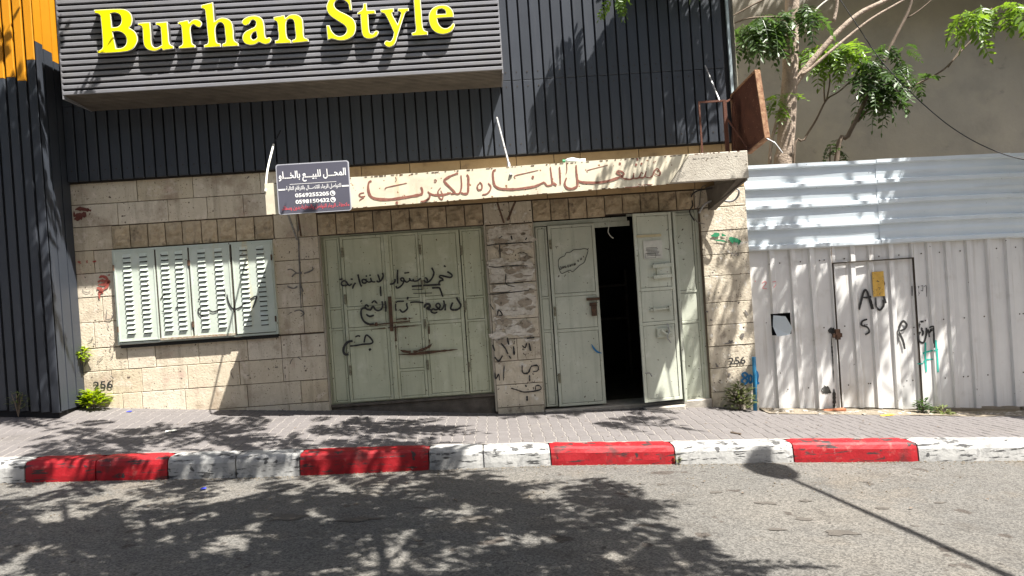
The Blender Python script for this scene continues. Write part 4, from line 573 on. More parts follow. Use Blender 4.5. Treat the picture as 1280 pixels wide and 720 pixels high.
def text(name, body, x0, x1, z0, z1, y, m, parent, bold=.0, ext=.001, bev=False, fit=True):
    cu = bpy.data.curves.new(name, 'FONT'); cu.body = body; cu.size = 1; cu.offset = bold; cu.resolution_u = 3; cu.extrude = 0
    t = bpy.data.objects.new(name, cu); COL.objects.link(t); bpy.context.view_layer.update()
    me = bpy.data.meshes.new_from_object(t); bpy.data.objects.remove(t)
    v = np.empty(len(me.vertices)*3); me.vertices.foreach_get('co', v); v = v.reshape(-1,3)
    a, b = v.min(0), v.max(0); sx = (x1-x0)/(b[0]-a[0]); sz = (z1-z0)/(b[1]-a[1])
    nv = np.stack([x0+(v[:,0]-a[0])*sx, np.full(len(v), y), z0+(v[:,1]-a[1])*sz], 1)
    me.vertices.foreach_set('co', nv.ravel()); me.materials.clear(); me.materials.append(m); me.update()
    return link(name, me, parent)
text('house_number', '256', -5.555,-5.29,.612,.722,10.388,M['black_paint'],SB,.02)
text('house_number', '256', 3.315,3.555,.325,.43,10.388,M['black_paint'],SB,.02)
# ---------------------------------------------------------------- charcoal metal cladding
CL = thing('metal_cladding', (-1, 10.3, 3.47), 'charcoal vertical metal boards covering the upper storey above the stone shopfront', 'cladding')
cb = MB(); cb.box(-5.69,3.58,10.345,10.6,3.475,7.5); cb.build('backing', M['clad_back'], CL)
x = -5.66; zs = 4.505
while x < 3.52:
    for a, b in ((3.48, zs-.002), (zs+.002, 7.5)):
        piece('board', x, x+.128, 10.305+random.uniform(-.002,.002), 10.344, a, b, M['clad'], CL, b=.006)
    x += .1505
et = MB(); et.box(3.575,3.61,10.30,10.42,3.48,7.5); et.build('edge_trim', mat('pale_edge_trim', (.42,.50,.52), (.3,.36,.38), 8, .5, .2), CL)
CC = thing('cladding_column', (-6.6, 9.8, .5), 'charcoal metal clad column with orange tipped boards left of the limestone wall', 'column')
cb = MB(); cb.box(-9,-5.70,9.80,10.5,.3,7.5); cb.build('backing', M['clad_back'], CC)
ytop = [4.991,4.729,4.783,4.775,4.70,4.74,4.9,4.62,4.78,4.7]
for k in range(24):
    x1 = -5.672-k*.1345; x0 = x1-.103; zb = wall_z(x0)+.01; zy = ytop[k%len(ytop)]
    piece('board', x0, x1, 9.765, 9.80, round(zb,3), zy, M['clad'], CC, b=.006)
    o = piece('orange_board', x0, x1, 9.763, 9.80, zy+.002, 7.5, M['yellow'], CC, b=.006); o['label'] = 'orange yellow upper board'
for k, (zy) in enumerate((5.246, 5.20, 5.1)):
    y0 = 9.775+k*.21; y1 = y0+.185
    for a, b, mm, nm in ((.42, zy, M['clad'], 'board'), (zy+.002, 7.5, M['yellow'], 'orange_board')):
        mb = MB(); mb.box(-5.70,-5.672,y0,y1,a,b)
        mb.build(nm, mm, CC)
# ---------------------------------------------------------------- big shop sign
sc = MB(); x = -5.66+.064
while x < 3.52:
    for z in (3.62, 4.42, 4.62): sc.box(x-.007,x+.007,10.300,10.306,z-.007,z+.007)
    x += .1505
tag(sc.build('screw', M['seamline'], CL), kind='stuff')
SG = thing('shop_sign', (-2.46, 9.65, 4.48), 'large projecting sign box of grey slats with raised yellow letters', 'sign')
sx0, sx1, sz0, sz1, sy = -5.27, .365, 4.47, 5.95, 9.62
sb = MB(); sb.box(sx0+.01,sx1-.01,sy+.03,10.30,sz0+.05,sz1); sb.build('backing', M['clad_back'], SG)
pitch = .0775; k = 0; z = sz0
while z < sz1-.03:
    piece('slat', sx0, sx1, sy, sy+.03, z, z+.047, M['slat'], SG, b=.006); z += pitch; k += 1
y = sy+.015
while y < 10.28:
    mb = MB(); mb.box(sx0,sx1,y,y+.036,sz0-.002-(y-sy)*.07,sz0+.03-(y-sy)*.07); mb.build('soffit_slat', M['soffit'], SG); y += .052
for xe in (sx0-.004, sx1-.012):
    eb = MB(); eb.box(xe,xe+.016,sy+.004,10.30,sz0-.05,sz1); eb.build('end_plate', M['slat'], SG)
# letters traced as bezier outlines, each its own part with its coloured face
def outline_curve(name, conts, off):
    cu = bpy.data.curves.new(name, 'CURVE'); cu.dimensions = '2D'; cu.fill_mode = 'BOTH'; cu.resolution_u = 5; cu.offset = off
    for pts in conts:
        s = cu.splines.new('BEZIER'); s.bezier_points.add(len(pts)-1); s.use_cyclic_u = True
        n = len(pts); P = [Vector((a,b,0)) for a,b,c in pts]
        for i, (a,b,c) in enumerate(pts):
            bp = s.bezier_points[i]; bp.co = P[i]; pv_, nx = P[i-1], P[(i+1)%n]
            bp.handle_left_type = bp.handle_right_type = 'FREE'
            if c: bp.handle_left = P[i]+(pv_-P[i])*.3; bp.handle_right = P[i]+(nx-P[i])*.3
            else:
                t = (nx-pv_).normalized(); bp.handle_left = P[i]-t*(P[i]-pv_).length*.34; bp.handle_right = P[i]+t*(nx-P[i]).length*.34
    return cu
def curve_mesh(name, conts, off, y, ext, m):
    cu = outline_curve(name, conts, off); cu.extrude = ext
    t = bpy.data.objects.new(name, cu); COL.objects.link(t); bpy.context.view_layer.update()
    me = bpy.data.meshes.new_from_object(t); bpy.data.objects.remove(t)
    v = np.empty(len(me.vertices)*3); me.vertices.foreach_get('co', v); v = v.reshape(-1,3)
    me.vertices.foreach_set('co', np.stack([v[:,0], y-v[:,2], v[:,1]],1).ravel()); me.materials.clear(); me.materials.append(m)
    me.polygons.foreach_set('material_index', [0]*len(me.polygons)); me.update(); return me
for ch, conts in LETTERS:
    lo = link('letter', curve_mesh('letter', conts, -.002, 9.575, .036, M['let_side']), SG)
    link('letter_rim', curve_mesh('letter_rim', conts, 0, 9.536, .0025, M['let_rim']), lo)
    lo['label'] = 'raised letter '+ch
    link('letter_face', curve_mesh('letter_face', conts, -.0095, 9.532, .003, M['let_face']), lo)
    sp = MB(); c = conts[0]; xs = [p[0] for p in c]; zz = [p[1] for p in c]; cx = sum(xs)/len(xs)
# ---------------------------------------------------------------- concrete canopy with painted fascia
CN = thing('shop_canopy', (.3, 9.8, 2.75), 'long cream canopy over the shop doors with faded maroon Arabic lettering', 'canopy')
def cz(x): return 2.745+(x+2.68)*.012, 3.125+(x+2.68)*.0065    # bottom, top along the canopy
cs = MB(); a0,a1 = cz(-2.67); b0,b1 = cz(3.36)
cs.add([(-2.66,9.262,2.95),(3.365,9.262,2.97),(3.365,9.262,b1),(-2.66,9.262,a1-.012),(-2.66,10.395,2.95),(3.365,10.395,2.97),(3.365,10.395,b1),(-2.66,10.395,a1-.012)],
       [(0,1,2,3),(5,4,7,6),(4,0,3,7),(1,5,6,2),(3,2,6,7),(4,5,1,0)])
cs.build('canopy_slab', M['canopy'], CN)
eb_ = MB(); eb_.box(2.30,3.366,9.258,9.36,b0,b1+.003,b=.008); eb_.build('edge_beam', M['canopy'], CN)
eb_ = MB(); eb_.box(3.27,3.368,9.361,10.39,b0+.01,2.968); eb_.build('end_beam', M['canopy'], CN)
def fas(x0, x1, x1t, y, m, name, wob=.006, th=.012):
    mb = MB(); n = int((x1-x0)/.08)+2; top = []; bot = []
    for i in range(n+1):
        t = i/n; xb = x0+(x1-x0)*t; xt = x0+(x1t-x0)*t
        dy = 0
        bot.append((xb, y+dy, cz(xb)[0]+wob*noise.noise(Vector((xb*5,0,0)))-.004)); top.append((xt, y+dy*.3, cz(xt)[1]+wob*1.4*noise.noise(Vector((xt*6,3,0)))+.004))
    v = bot+top+[(a,b+th,c) for a,b,c in bot]+[(a,b+th,c) for a,b,c in top]; k = n+1; f = []
    for i in range(n): f += [(i,i+1,k+i+1,k+i),(2*k+i+1,2*k+i,3*k+i,3*k+i+1),(k+i,k+i+1,3*k+i+1,3*k+i),(i+1,i,2*k+i,2*k+i+1)]
    f += [(0,k,3*k,2*k),(n,2*k+n,3*k+n,k+n)]
    mb.add(v, f); return mb.build(name, m, CN, smooth=False)
fas(-2.69, 2.34, 2.62, 9.243, M['cream'], 'fascia_sheet')
ribbons('painted_lettering', FASCIA, 9.2405, M['maroon'], CN, taper=.35, rough=.35, gap=0, join=.12)
re = MB(); flakes = []
for k in range(95):
    xa = -2.65+k*.0625+random.uniform(0,.03); l = random.uniform(.008,.05)
    if random.random() < .7: 
        z = cz(xa)[1]-.004; re.box(xa, xa+l, 9.2395, 9.2405, z-random.uniform(.002,.008), z+.004)
    if random.random() < .45 and xa < 2.3:
        z = cz(xa)[0]-.002; re.box(xa, xa+l*1.3, 9.2385, 9.2395, z-.004, z+random.uniform(.002,.010))
tag(re.build('rusty_edge', M['rustline'], CN), kind='stuff')
# gusset bracket on the right, struts on the left and by the pillar
gb = MB(); gb.add([(3.14,10.38,2.86),(3.27,10.38,2.86),(3.27,10.38,2.53),(3.19,10.38,2.53),(3.34,9.27,2.815),(3.22,9.27,2.815)], [(0,1,4,5),(1,2,4),(0,5,3),(3,5,4,2),(0,3,2,1)])
gb.bar((3.17,10.36,2.545),(3.335,9.27,2.808),.03,.03); gb.bar((3.18,10.385,2.55),(3.18,10.385,2.83),.03); gb.bar((3.22,10.0,2.66),(3.22,10.0,2.83),.03)
gb.build('gusset_bracket', M['canopy_dk'], CN)
for k, (p0, p1) in enumerate((((-2.45,9.30,2.765),(-2.63,10.39,2.50)),((-2.35,9.4,2.77),(-2.57,10.39,2.55)),((.18,9.9,2.78),(.26,10.39,2.55)),((.42,9.9,2.78),(.32,10.39,2.58)))):
    mb = MB(); mb.bar(p0, p1, .022, .022); mb.build('strut', M['steel'] if k == 0 else M['rustline'], CN)
R_ = MISC['rod']
r0 = MB(); b0_ = Vector((R_[0][0]-.01, 9.232, R_[0][1]-.05)); t0 = Vector((R_[1][0]+.01,10.28,R_[1][1]+.02)); m0 = Vector((R_[6][0]-.01,9.92,R_[6][1]))
L = smooth_line([tuple(b0_), (b0_.x-.01, 9.42, b0_.z+.30), tuple(m0)], 4); r0.tube(L, .013, 6); r0.build('stay_rod', M['label_paper'], CN)
r1 = MB(); r1.tube([tuple(m0), tuple(t0)], .008, 5); r1.build('stay_rod', M['cable'], CN)
for a, ya, b, in ((R_[2],9.232,R_[3]),): 
    mb = MB(); mb.tube([(a[0],ya,a[1]-.07),(a[0]-.01,ya+.2,a[1]+.12)], .022, 6); mb.tube([(a[0]-.01,ya+.2,a[1]+.12),(b[0],10.28,b[1])], .014, 6); mb.build('stay_rod', M['steel'], CN)
# crumpled bottle lying on the canopy
bo = thing('plastic_bottle', (1.17, 9.6, 3.17), 'crumpled clear plastic bottle with green cap lying on top of the canopy', 'bottle')
mb = MB(); zt_ = cz(1.1)[1]+.04; mb.tube([(1.06,9.34,zt_),(1.10,9.34,zt_),(1.16,9.35,zt_+.005),(1.24,9.36,zt_-.008),(1.32,9.37,zt_-.01)], [.014,.032,.038,.03,.034], 8, wob=.5); mb.build('bottle_body', M['bottle'], bo, smooth=True)
mb = MB(); mb.tube([(1.03,9.34,zt_),(1.06,9.34,zt_)], .018, 8); mb.build('bottle_cap', M['cap_green'], bo)
# ---------------------------------------------------------------- notice board fixed on the fascia
NB = thing('notice_board', (-2.1, 9.2, 2.75), 'small slate for-sale notice with white Arabic print and two phone numbers', 'sign')
def rrect(x0,x1,z0,z1,y,r,th):
    mb = MB(); ring = []
    for cx, cz_, a0 in ((x1-r,z1-r,0),(x0+r,z1-r,90),(x0+r,z0+r,180),(x1-r,z0+r,270)):
        for k in range(5): t = math.radians(a0+k*22.5); ring.append((cx+r*math.cos(t), cz_+r*math.sin(t)))
    n = len(ring); mb.add([(a,y,b) for a,b in ring]+[(a,y+th,b) for a,b in ring], [tuple(range(n))[::-1], tuple(range(n,2*n))]+[(i,(i+1)%n,(i+1)%n+n,i+n) for i in range(n)]); return mb
nx0,nx1,nz0,nz1 = -2.53,-1.635,2.725,3.345
rrect(nx0,nx1,nz0,nz1,9.205,.03,.02).build('board_rim', M['rimgrey'], NB); rrect(nx0+.012,nx1-.012,nz0+.012,nz1-.012,9.2035,.022,.004).build('board_face', M['notice'], NB)
TY = 9.2015
text('printed_line', shape('المحـــل للبيـــع بالخـــلو'), -2.50,-1.675,3.115,3.255,TY,M['white'],NB,.022)
ln = MB(); ln.box(-2.37,-1.80,TY,TY+.001,3.088,3.093); ln.box(-2.515,-2.43,TY,TY+.001,3.022,3.04); ln.box(-1.735,-1.65,TY,TY+.001,3.022,3.04); ln.build('printed_rule', M['white'], NB)
text('printed_line', shape('للتواصل الرجاء الاتصـــال بالارقام التالية'), -2.42,-1.745,2.995,3.07,TY,M['white'],NB,.012)
text('printed_line', '0569255205', -2.315,-1.90,2.925,2.975,TY,M['white'],NB,.028)
text('printed_line', '0598150432', -2.315,-1.90,2.845,2.895,TY,M['white'],NB,.028)
for zc in (2.95, 2.87):
    mb = MB(); n = 16; mb.add([(-1.855+.033*math.cos(2*math.pi*i/n), TY, zc+.033*math.sin(2*math.pi*i/n)) for i in range(n)], [tuple(range(n))[::-1]]); mb.build('phone_symbol', M['white'], NB, fix=False)
    ribbons('phone_symbol_handset', [(.011,[(-1.868,zc+.014),(-1.868,zc-.002),(-1.856,zc-.014),(-1.842,zc-.014)])], TY-.0012, M['notice'], NB, taper=0)
text('printed_line', shape('ملاحظة ـ الرجاء التواصل والمعاينة بدون وسطاء'), -2.48,-1.66,2.765,2.83,TY,M['redprint'],NB,.012)
# ---------------------------------------------------------------- rusty projecting panel and its bracket
PP = thing('projecting_panel', (3.5, 9.8, 3.3), 'rust brown metal panel sticking out above the right end of the canopy', 'panel')
q = [(3.50,10.10,4.07),(3.56,9.32,4.18),(3.625,9.30,3.315),(3.53,9.72,3.20),(3.50,10.10,3.28)]
mb = MB(); t_ = .05; mb.add(q+[(x+t_,y+.01,z) for x,y,z in q], [(0,1,2,3,4),(9,8,7,6,5)]+[(i,(i+1)%5,(i+1)%5+5,i+5) for i in range(5)]); mb.build('panel_sheet', M['rust'], PP)
mb = MB()
for i in range(5):
    a, b = Vector(q[i]), Vector(q[(i+1)%5]); mb.bar(a+Vector((.02,-.006,0)), b+Vector((.02,-.006,0)), .022, .068, up=(1,0,0))
mb.build('panel_rim', M['rust_rim'], PP)
mb = MB(); mb.add([(3.42,9.9,3.98),(3.50,9.95,3.6),(3.62,9.72,3.2),(3.44,9.75,3.17)], [(0,1,2,3)]); 
mb2 = MB(); mb2.bar((2.985,9.9,3.17),(2.985,9.9,3.955),.022); mb2.bar((3.33,9.9,3.17),(3.33,9.9,3.955),.045); mb2.bar((2.975,9.9,3.955),(3.345,9.9,3.955),.024); mb2.bar((3.33,9.9,3.93),(3.5,10.08,4.02),.02); mb2.bar((3.33,9.9,3.75),(3.56,9.7,3.22),.02); mb2.bar((3.4,9.9,3.17),(3.44,9.85,3.9),.09,.02)
mb2.build('bracket', M['rust'], PP)
mb = MB(); mb.tube([(R_[4][0],9.9,R_[4][1]+.03),(R_[5][0]-.02,10.27,R_[5][1]+.03)], .013, 6); mb.tube([(3.62,9.3,3.32),(3.72,9.25,3.24),(3.80,9.22,3.10)], .008, 5); mb.build('stay_wire', M['steel'], PP)
# loops of hose under the bracket, black lead along the pier
hs = MB(); hs.tube(smooth_line([(3.02,10.36,2.50),(3.1,10.3,2.62),(3.25,10.25,2.66),(3.42,10.2,2.62),(3.50,10.15,2.66),(3.52,10.1,2.75),(3.45,10.1,2.80)],5),.014,6); tag(hs.build('grey_hose', M['grey_tube'], smooth=True), 'grey hose looping under the right end of the canopy', 'hose')
hb = MB(); hb.tube(smooth_line([(3.12,10.0,2.80),(2.98,10.25,2.80),(2.93,10.37,2.74),(2.945,10.38,2.62),(2.90,10.40,2.53),(2.96,10.40,2.40)],5),.010,6); tag(hb.build('black_lead', M['cable'], smooth=True), 'black cable bent down the stone beside the right door', 'cable')
hw = MB(); wq = MISC['wire']; hw.tube(smooth_line([(wq[0][0],10.44,wq[0][1]),(wq[1][0],10.43,wq[1][1]),(wq[1][0]+.01,10.42,wq[1][1]-.06),(wq[2][0]+.01,10.43,wq[2][1]),(wq[2][0]+.03,10.43,wq[2][1]-.01)],4),.007,5); tag(hw.build('hanging_wire', M['label_paper'], smooth=True), 'short pale wire hanging in the open dark doorway', 'wire')
oc = MB(); oc.tube(smooth_line([(x,10.0-.06*i+.0,z) for i,(x,z) in enumerate(TR['cable'])],4),.0065,6); tag(oc.build('overhead_cable', M['cable'], smooth=True), 'thin black cable sagging across the grey wall to the hoarding', 'cable')
# ---------------------------------------------------------------- sheet metal hoarding
HO = thing('metal_hoarding', (6, 10.5, -.5), 'white corrugated metal hoarding with a gate, right of the stone shop', 'fence')
HY = 10.5; ribs = FRIBS+[8.1,8.38,8.66,8.94]
def hy(x):
    y = HY
    for r in ribs:
        d_ = abs(x-r)
        if d_ < .032: return HY-.034
        if d_ < .048: y = HY-.034*(.048-d_)/.016
    return y-.004*math.sin((x-3.7)*23)
def vsheet(name, x0, x1, zt, zb, ydx, m, lab=None, hole=None, skewx=0):
    xs = set([x0, x1]); 
    for r in ribs:
        for k in (-.048,-.032,.032,.048):
            if x0 < r+k < x1: xs.add(r+k)
    n = int((x1-x0)/.09)
    for i in range(n): xs.add(x0+(x1-x0)*(i+.5)/n)
    if hole: xs |= {hole[0], hole[1]}
    xs = sorted(xs); zsn = 9; mb = MB(); grid = []
    for x in xs:
        z0 = zb(x) if callable(zb) else zb; z1 = zt(x) if callable(zt) else zt
        zz = [z0+(z1-z0)*j/zsn for j in range(zsn+1)]
        if hole:
            zz[min(range(zsn+1), key=lambda j: abs(zz[j]-hole[2]))] = hole[2]; zz[min(range(zsn+1), key=lambda j: abs(zz[j]-hole[3]))] = hole[3]
        grid.append([(x, hy(x)+ydx+.006*noise.noise(Vector((x*2,z*1.5,0))), z) for z in zz])
    k = zsn+1
    for col in grid: mb.v += col
    for i in range(len(xs)-1):
        for j in range(zsn):
            if hole and xs[i] >= hole[0]-1e-4 and xs[i+1] <= hole[1]+1e-4:
                if grid[i][j][2] >= hole[2]-1e-3 and grid[i][j+1][2] <= hole[3]+1e-3: continue
            a = i*k+j; mb.f.append((a,a+k,a+k+1,a+1)); mb.m.append(0)
    o = mb.build(name, m, HO, fix=False); md = o.modifiers.new('thick', 'SOLIDIFY'); md.thickness = .0015
    if lab: o['label'] = lab
    return o
def zg(off): return lambda x: wall_z(x)+off+.012*noise.noise(Vector((x*4,0,0)))
hole = (4.0, 4.285, .69, 1.0)
gx0, gx1 = 4.931, 6.12
ztop = lambda x: 1.925-(x-3.75)*.012
vsheet('metal_sheet', 3.70, gx0-.01, ztop, zg(.03), 0, M['hoard'], 'left lower sheet with a torn hole', hole)
vsheet('metal_sheet', gx0, gx1, ztop, 1.675, -.004, M['hoard'], 'short sheet above the gate')
gt = vsheet('gate', gx0+.008, gx1-.008, 1.655, zg(.05), .012, M['hoard'], 'corrugated gate panel with black graffiti')
gf = MB(); gf.bar((gx0+.005,HY-.02,-.42),(gx0+.005,HY-.02,1.66),.012,.03); gf.bar((gx1-.002,HY-.02,-.48),(gx1-.002,HY-.02,1.66),.012,.03); gf.bar((gx0,HY-.03,1.665),(gx1,HY-.03,1.665),.03,.014); gf.build('gate_gap', M['seamline'], HO)
vsheet('metal_sheet', gx1+.008, 7.00, ztop, zg(.08), 0, M['hoard'], 'lower sheet right of the gate with teal and black paint')
vsheet('metal_sheet', 6.99, 7.90, ztop, zg(.10), -.004, M['hoard'], 'plain lower sheet at the right edge')
vsheet('metal_sheet', 7.89, 9.2, ztop, zg(.10), 0, M['hoard'])
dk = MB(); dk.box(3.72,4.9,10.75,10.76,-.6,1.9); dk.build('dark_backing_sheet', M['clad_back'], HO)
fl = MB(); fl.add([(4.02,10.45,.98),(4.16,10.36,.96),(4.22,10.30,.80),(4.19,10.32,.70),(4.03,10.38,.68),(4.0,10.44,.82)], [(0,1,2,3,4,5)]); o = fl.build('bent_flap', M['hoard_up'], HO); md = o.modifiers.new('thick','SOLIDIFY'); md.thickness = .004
# upper sheets: horizontal ribs, slightly overlapping
uz = [1.925, 2.21, 2.50, 2.79, 3.08]
def usheet(x0, x1, ydx, dz):
    prof = []
    for r in uz:
        prof += [(r-.010,0),(r+.008,-.045),(r+.055,-.045),(r+.075,0)]
        if r != uz[-1]: prof += [(r+.13,0.0),(r+.175,-.006),(r+.22,0.0)]
    prof = prof[:-1]+[(3.135,-.02)]; n = int((x1-x0)/.2)+1; mb = MB(); k = len(prof)
    for i in range(n+1):
        x = x0+(x1-x0)*i/n
        for (z, dy) in prof: mb.v.append((x, HY-.035+ydx+dy+.008*noise.noise(Vector((x*1.7,z*2,5))), z-(x-3.7)*.016+dz+.004*noise.noise(Vector((x*2,z,0)))))
    for i in range(n):
        for j in range(k-1): a = i*k+j; mb.f.append((a,a+k,a+k+1,a+1)); mb.m.append(0)
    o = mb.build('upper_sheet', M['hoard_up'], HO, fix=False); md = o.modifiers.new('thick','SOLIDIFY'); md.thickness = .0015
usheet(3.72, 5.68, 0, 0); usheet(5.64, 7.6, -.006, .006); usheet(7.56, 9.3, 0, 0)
fb = MB(); fb.bar((3.7,10.56,3.0),(9.2,10.56,2.92),.04); fb.bar((3.7,10.58,.6),(9.2,10.58,.5),.04)
for x in (3.85,6.14,7.7,9.1): fb.bar((x,10.62,-.7),(x,10.62,3.05),.05)
fb.build('back_frame', M['steel'], HO)
sw = MB()
for r in ribs:
    for zc in (1.72,.75,-.1):
        xx_ = r+.12*random.choice((-1,1)); yy_ = hy(xx_)-.002; n = 6
        sw.add([(xx_+.011*math.cos(t), yy_-.008, zc+.011*math.sin(t)) for t in [2*math.pi*i/n for i in range(n)]]+[(xx_,yy_-.012,zc)], [(i,(i+1)%n,n) for i in range(n)])
sw.build('screw_head', M['seamline'], HO)
fy = lambda x,z: hy(x)+.006*noise.noise(Vector((x*2,z*1.5,0)))-.004
ribbons('black_graffiti', FENCEBK, fy, M['black_paint'], HO, taper=.1, rough=.2, sub=8)
ribbons('teal_graffiti', FENCEGR, fy, M['teal_paint'], HO, taper=.1, sub=8)
ribbons('red_number', FENCERED, fy, M['pink_paint'], HO, taper=.1, sub=8, join=.05)
ribbons('dark_mark', FENCEDARK, lambda x,z: fy(x,z)-.002, M['darkmark'], HO, taper=.8, rough=.9, sub=8)  # mottled near-black marks beside the gate edge
(s0, s1) = MISC['sticker']
stt = MB(); n = 8
for i in range(n+1):
    x = s0[0]+(s1[0]-s0[0])*i/n; stt.v += [(x, hy(x)-.010, s1[1]), (x, hy(x)-.010, s0[1])]
for i in range(n): a = 2*i; stt.f.append((a,a+2,a+3,a+1)); stt.m.append(0)
stt.build('sticker', M['sticker'], HO, fix=False)
lat = MB(); lat.box(gx0-.07,gx0+.06,HY-.07,HY-.03,.60,.66); lat.box(gx0-.03,gx0+.03,HY-.08,HY-.03,.57,.72); lat.build('gate_latch', M['rustline'], HO)
bp_ = MISC['blue']; pb = MB(); pb.tube([(3.66,10.34,.42),(3.655,10.34,.1),(3.625,10.33,-.36)], .027, 10); tag(pb.build('blue_pipe', M['blue_pipe'], smooth=True), 'upright blue plastic pipe at the corner of the stone pier and hoarding', 'pipe')
# ---------------------------------------------------------------- rendered wall behind
BW = MB(); n = 30
for j in range(9):
    for i in range(n+1):
        x = 3.0+18*i/n; z = -1+10*j/8; BW.v.append((x, 14.2-(x-3.7)*.10+.03*noise.noise(Vector((x*.6,z*.6,0))), z))
for j in range(8):
    for i in range(n): a = j*(n+1)+i; BW.f.append((a,a+1,a+n+2,a+n+1)); BW.m.append(0)
k = len(BW.v); BW.v += [(3,14.8,-1),(21,13.3,-1),(21,13.3,9),(3,14.8,9)]
BW.f += [(k+1,k,k+3,k+2),(8*(n+1),9*(n+1)-1,k+2,k+3)]; BW.m += [0,0]
tag(BW.build('rendered_wall', M['plaster'], smooth=False, fix=False), 'tall blank cement rendered wall standing behind the hoarding and tree', 'wall')
yd = sheet('yard', 3.72, 20, 10.6, 14.2, 20, 6, lambda x,y: wall_z(x)-.02+.05*noise.noise(Vector((x,y,0))), M['dirt']); tag(yd, kind='structure')
# ---------------------------------------------------------------- trees: compound leaves on limbs
def leaf_geo(pairs, L, ll, lw, droop, seed, twist=.35):
    rnd = random.Random(seed); v = []; f = []
    def P(t): return Vector((t*L, 0, -droop*t*t*L))
    for i in range(4):
        a = P(i/4); b = P((i+1)/4); k = len(v); w = .004
        v += [a+Vector((0,-w,0)), a+Vector((0,w,0)), b+Vector((0,w*.7,0)), b+Vector((0,-w*.7,0))]; f.append((k,k+1,k+2,k+3))
    for i in range(pairs+1):
        t = .22+.78*i/pairs
        for s in ((-1,1) if i < pairs else (0,)):
            o = P(t); sz = (.75+.5*math.sin(math.pi*min(1,t)))*rnd.uniform(.85,1.15)
            d = Vector((.45+rnd.uniform(-.12,.12), s*1.0, -.25+rnd.uniform(-twist,twist))) if s else Vector((1,0,-droop))
            d.normalize(); side = d.cross(Vector((rnd.uniform(-.3,.3),rnd.uniform(-.3,.3),1))).normalized()
            l_ = ll*sz; w_ = lw*sz; k = len(v)
            v += [o, o+d*l_*.35+side*w_/2, o+d*l_*.75+side*w_*.36-Vector((0,0,.08*l_)), o+d*l_-Vector((0,0,.16*l_)), o+d*l_*.75-side*w_*.36-Vector((0,0,.08*l_)), o+d*l_*.35-side*w_/2]
            f.append((k,k+1,k+2,k+3)); f.append((k,k+3,k+4,k+5))
    return [tuple(a) for a in v], f
VAR = [leaf_geo(6, .42, .11, .047, .45, 1), leaf_geo(7, .48, .115, .048, .7, 2), leaf_geo(5, .34, .10, .045, .3, 3), leaf_geo(6, .40, .105, .047, 1.0, 4)]
LM = {}
def leafmesh(k, mn):
    if (k,mn) not in LM:
        me = bpy.data.meshes.new('leaf'); me.from_pydata(VAR[k][0], [], VAR[k][1]); me.materials.append(M[mn]); LM[(k,mn)] = me
    return LM[(k,mn)]
def cluster(parent, p, n, mn, size=1.0, tilt=(-.5,.5)):
    for i in range(n):
        yaw = 2*math.pi*(i+random.random()*.7)/n; o = link('leaf', leafmesh(random.randrange(4), mn), parent, Vector(p)+Vector((random.uniform(-.05,.05),)*3), (random.uniform(-.4,.4), random.uniform(*tilt), yaw))
        s = size*random.uniform(.75,1.2); o.scale = (s,s,s)
def stems(name, specs, m, parent):
    for pts, r0_, r1_ in specs:
        L = smooth_line(pts, 4); n_ = len(L); mb = MB(); mb.tube(L, [r0_+(r1_-r0_)*i/(n_-1) for i in range(n_)], 8 if r0_ > .03 else 6, wob=.10 if r0_ > .03 else 0); mb.build(name, m, parent, smooth=True)
def at3(pts, y, dy=0): return [(x, y+dy*i, z) for i, (x, z) in enumerate(pts)]
random.seed(12)
T1 = thing('tree', (4.6, 11.3, -.4), 'pale barked tree rising behind the hoarding close to the building corner', 'tree')
tp_ = at3(TR['trunk'], 11.3); tp_ = [(tp_[0][0]-.06, 11.3, -.4)]+tp_+[(tp_[-1][0]+.15,11.2,8.0)]
stems('trunk', [(tp_, .15, .10)], M['bark'], T1)
stems('limb', [(at3(TR['limb1'],11.3,-.02), .055,.03),(at3(TR['limb3'],11.25,-.02),.03,.016),(at3(TR['limb4'],11.2),.028,.018),(at3(TR['side'],11.3),.028,.02)], M['bark'], T1)
stems('limb', [(at3(TR['limb2'],11.25),.02,.014)], M['white_twig'], T1)
stems('limb', [(at3(TR['limb5'],10.95),.018,.008),(at3(TR['limb6'],10.9),.018,.008)], M['twig'], T1)
stems('limb', [([(4.95,11.25,6.3),(4.3,10.6,6.9),(3.2,9.9,6.9),(2.2,9.6,6.6)],.06,.02),([(4.95,11.25,6.2),(5.6,10.4,6.7),(6.4,9.5,6.9),(7.2,9.1,6.6)],.06,.02),([(4.95,11.25,6.8),(5.5,12,7.6),(7,12.4,8)],.06,.02)], M['bark'], T1)
for (x,z) in TR['leafA']: cluster(T1, (x, 10.9, z), 7, 'leaf', .95, (-.1,1.0))
for (x,z) in TR['leafE']: cluster(T1, (x, 11.2, z), 5, 'leaf_bright', .75)
for (x,z) in TR['leafH']: cluster(T1, (x, 9.6, z), 4, 'leaf_bright', .6, (.2,1.0))
for (x,z) in TR['leafF']: cluster(T1, (x, 11.3, z), 6, 'leaf_bright', 1.05, (-.2,.8))
T2 = thing('sapling', (5.6, 11.8, -.5), 'slender dark leaved sapling in the middle of the grey wall', 'tree')
sa = at3(TR['sapA'],11.8); sa = [(sa[0][0]-.45,11.8,-.5)]+sa
stems('stem', [(sa,.045,.02),(at3(TR['sapA2'],11.8),.022,.012),(at3(TR['sapA3'],11.8),.013,.006),(at3(TR['sapA4'],11.8),.013,.006)], M['twig'], T2)
for (x,z) in TR['leafC']+[(TR['leafC'][0][0]+.25,TR['leafC'][0][1]-.35),(TR['leafC'][2][0]-.1,TR['leafC'][2][1]-.3)]: cluster(T2, (x, 11.75, z), 7, 'leaf', .95, (-.3,.8))
for (x,z) in TR['leafG']: cluster(T2, (x, 11.8, z), 4, 'leaf', .7, (-.8,.2))
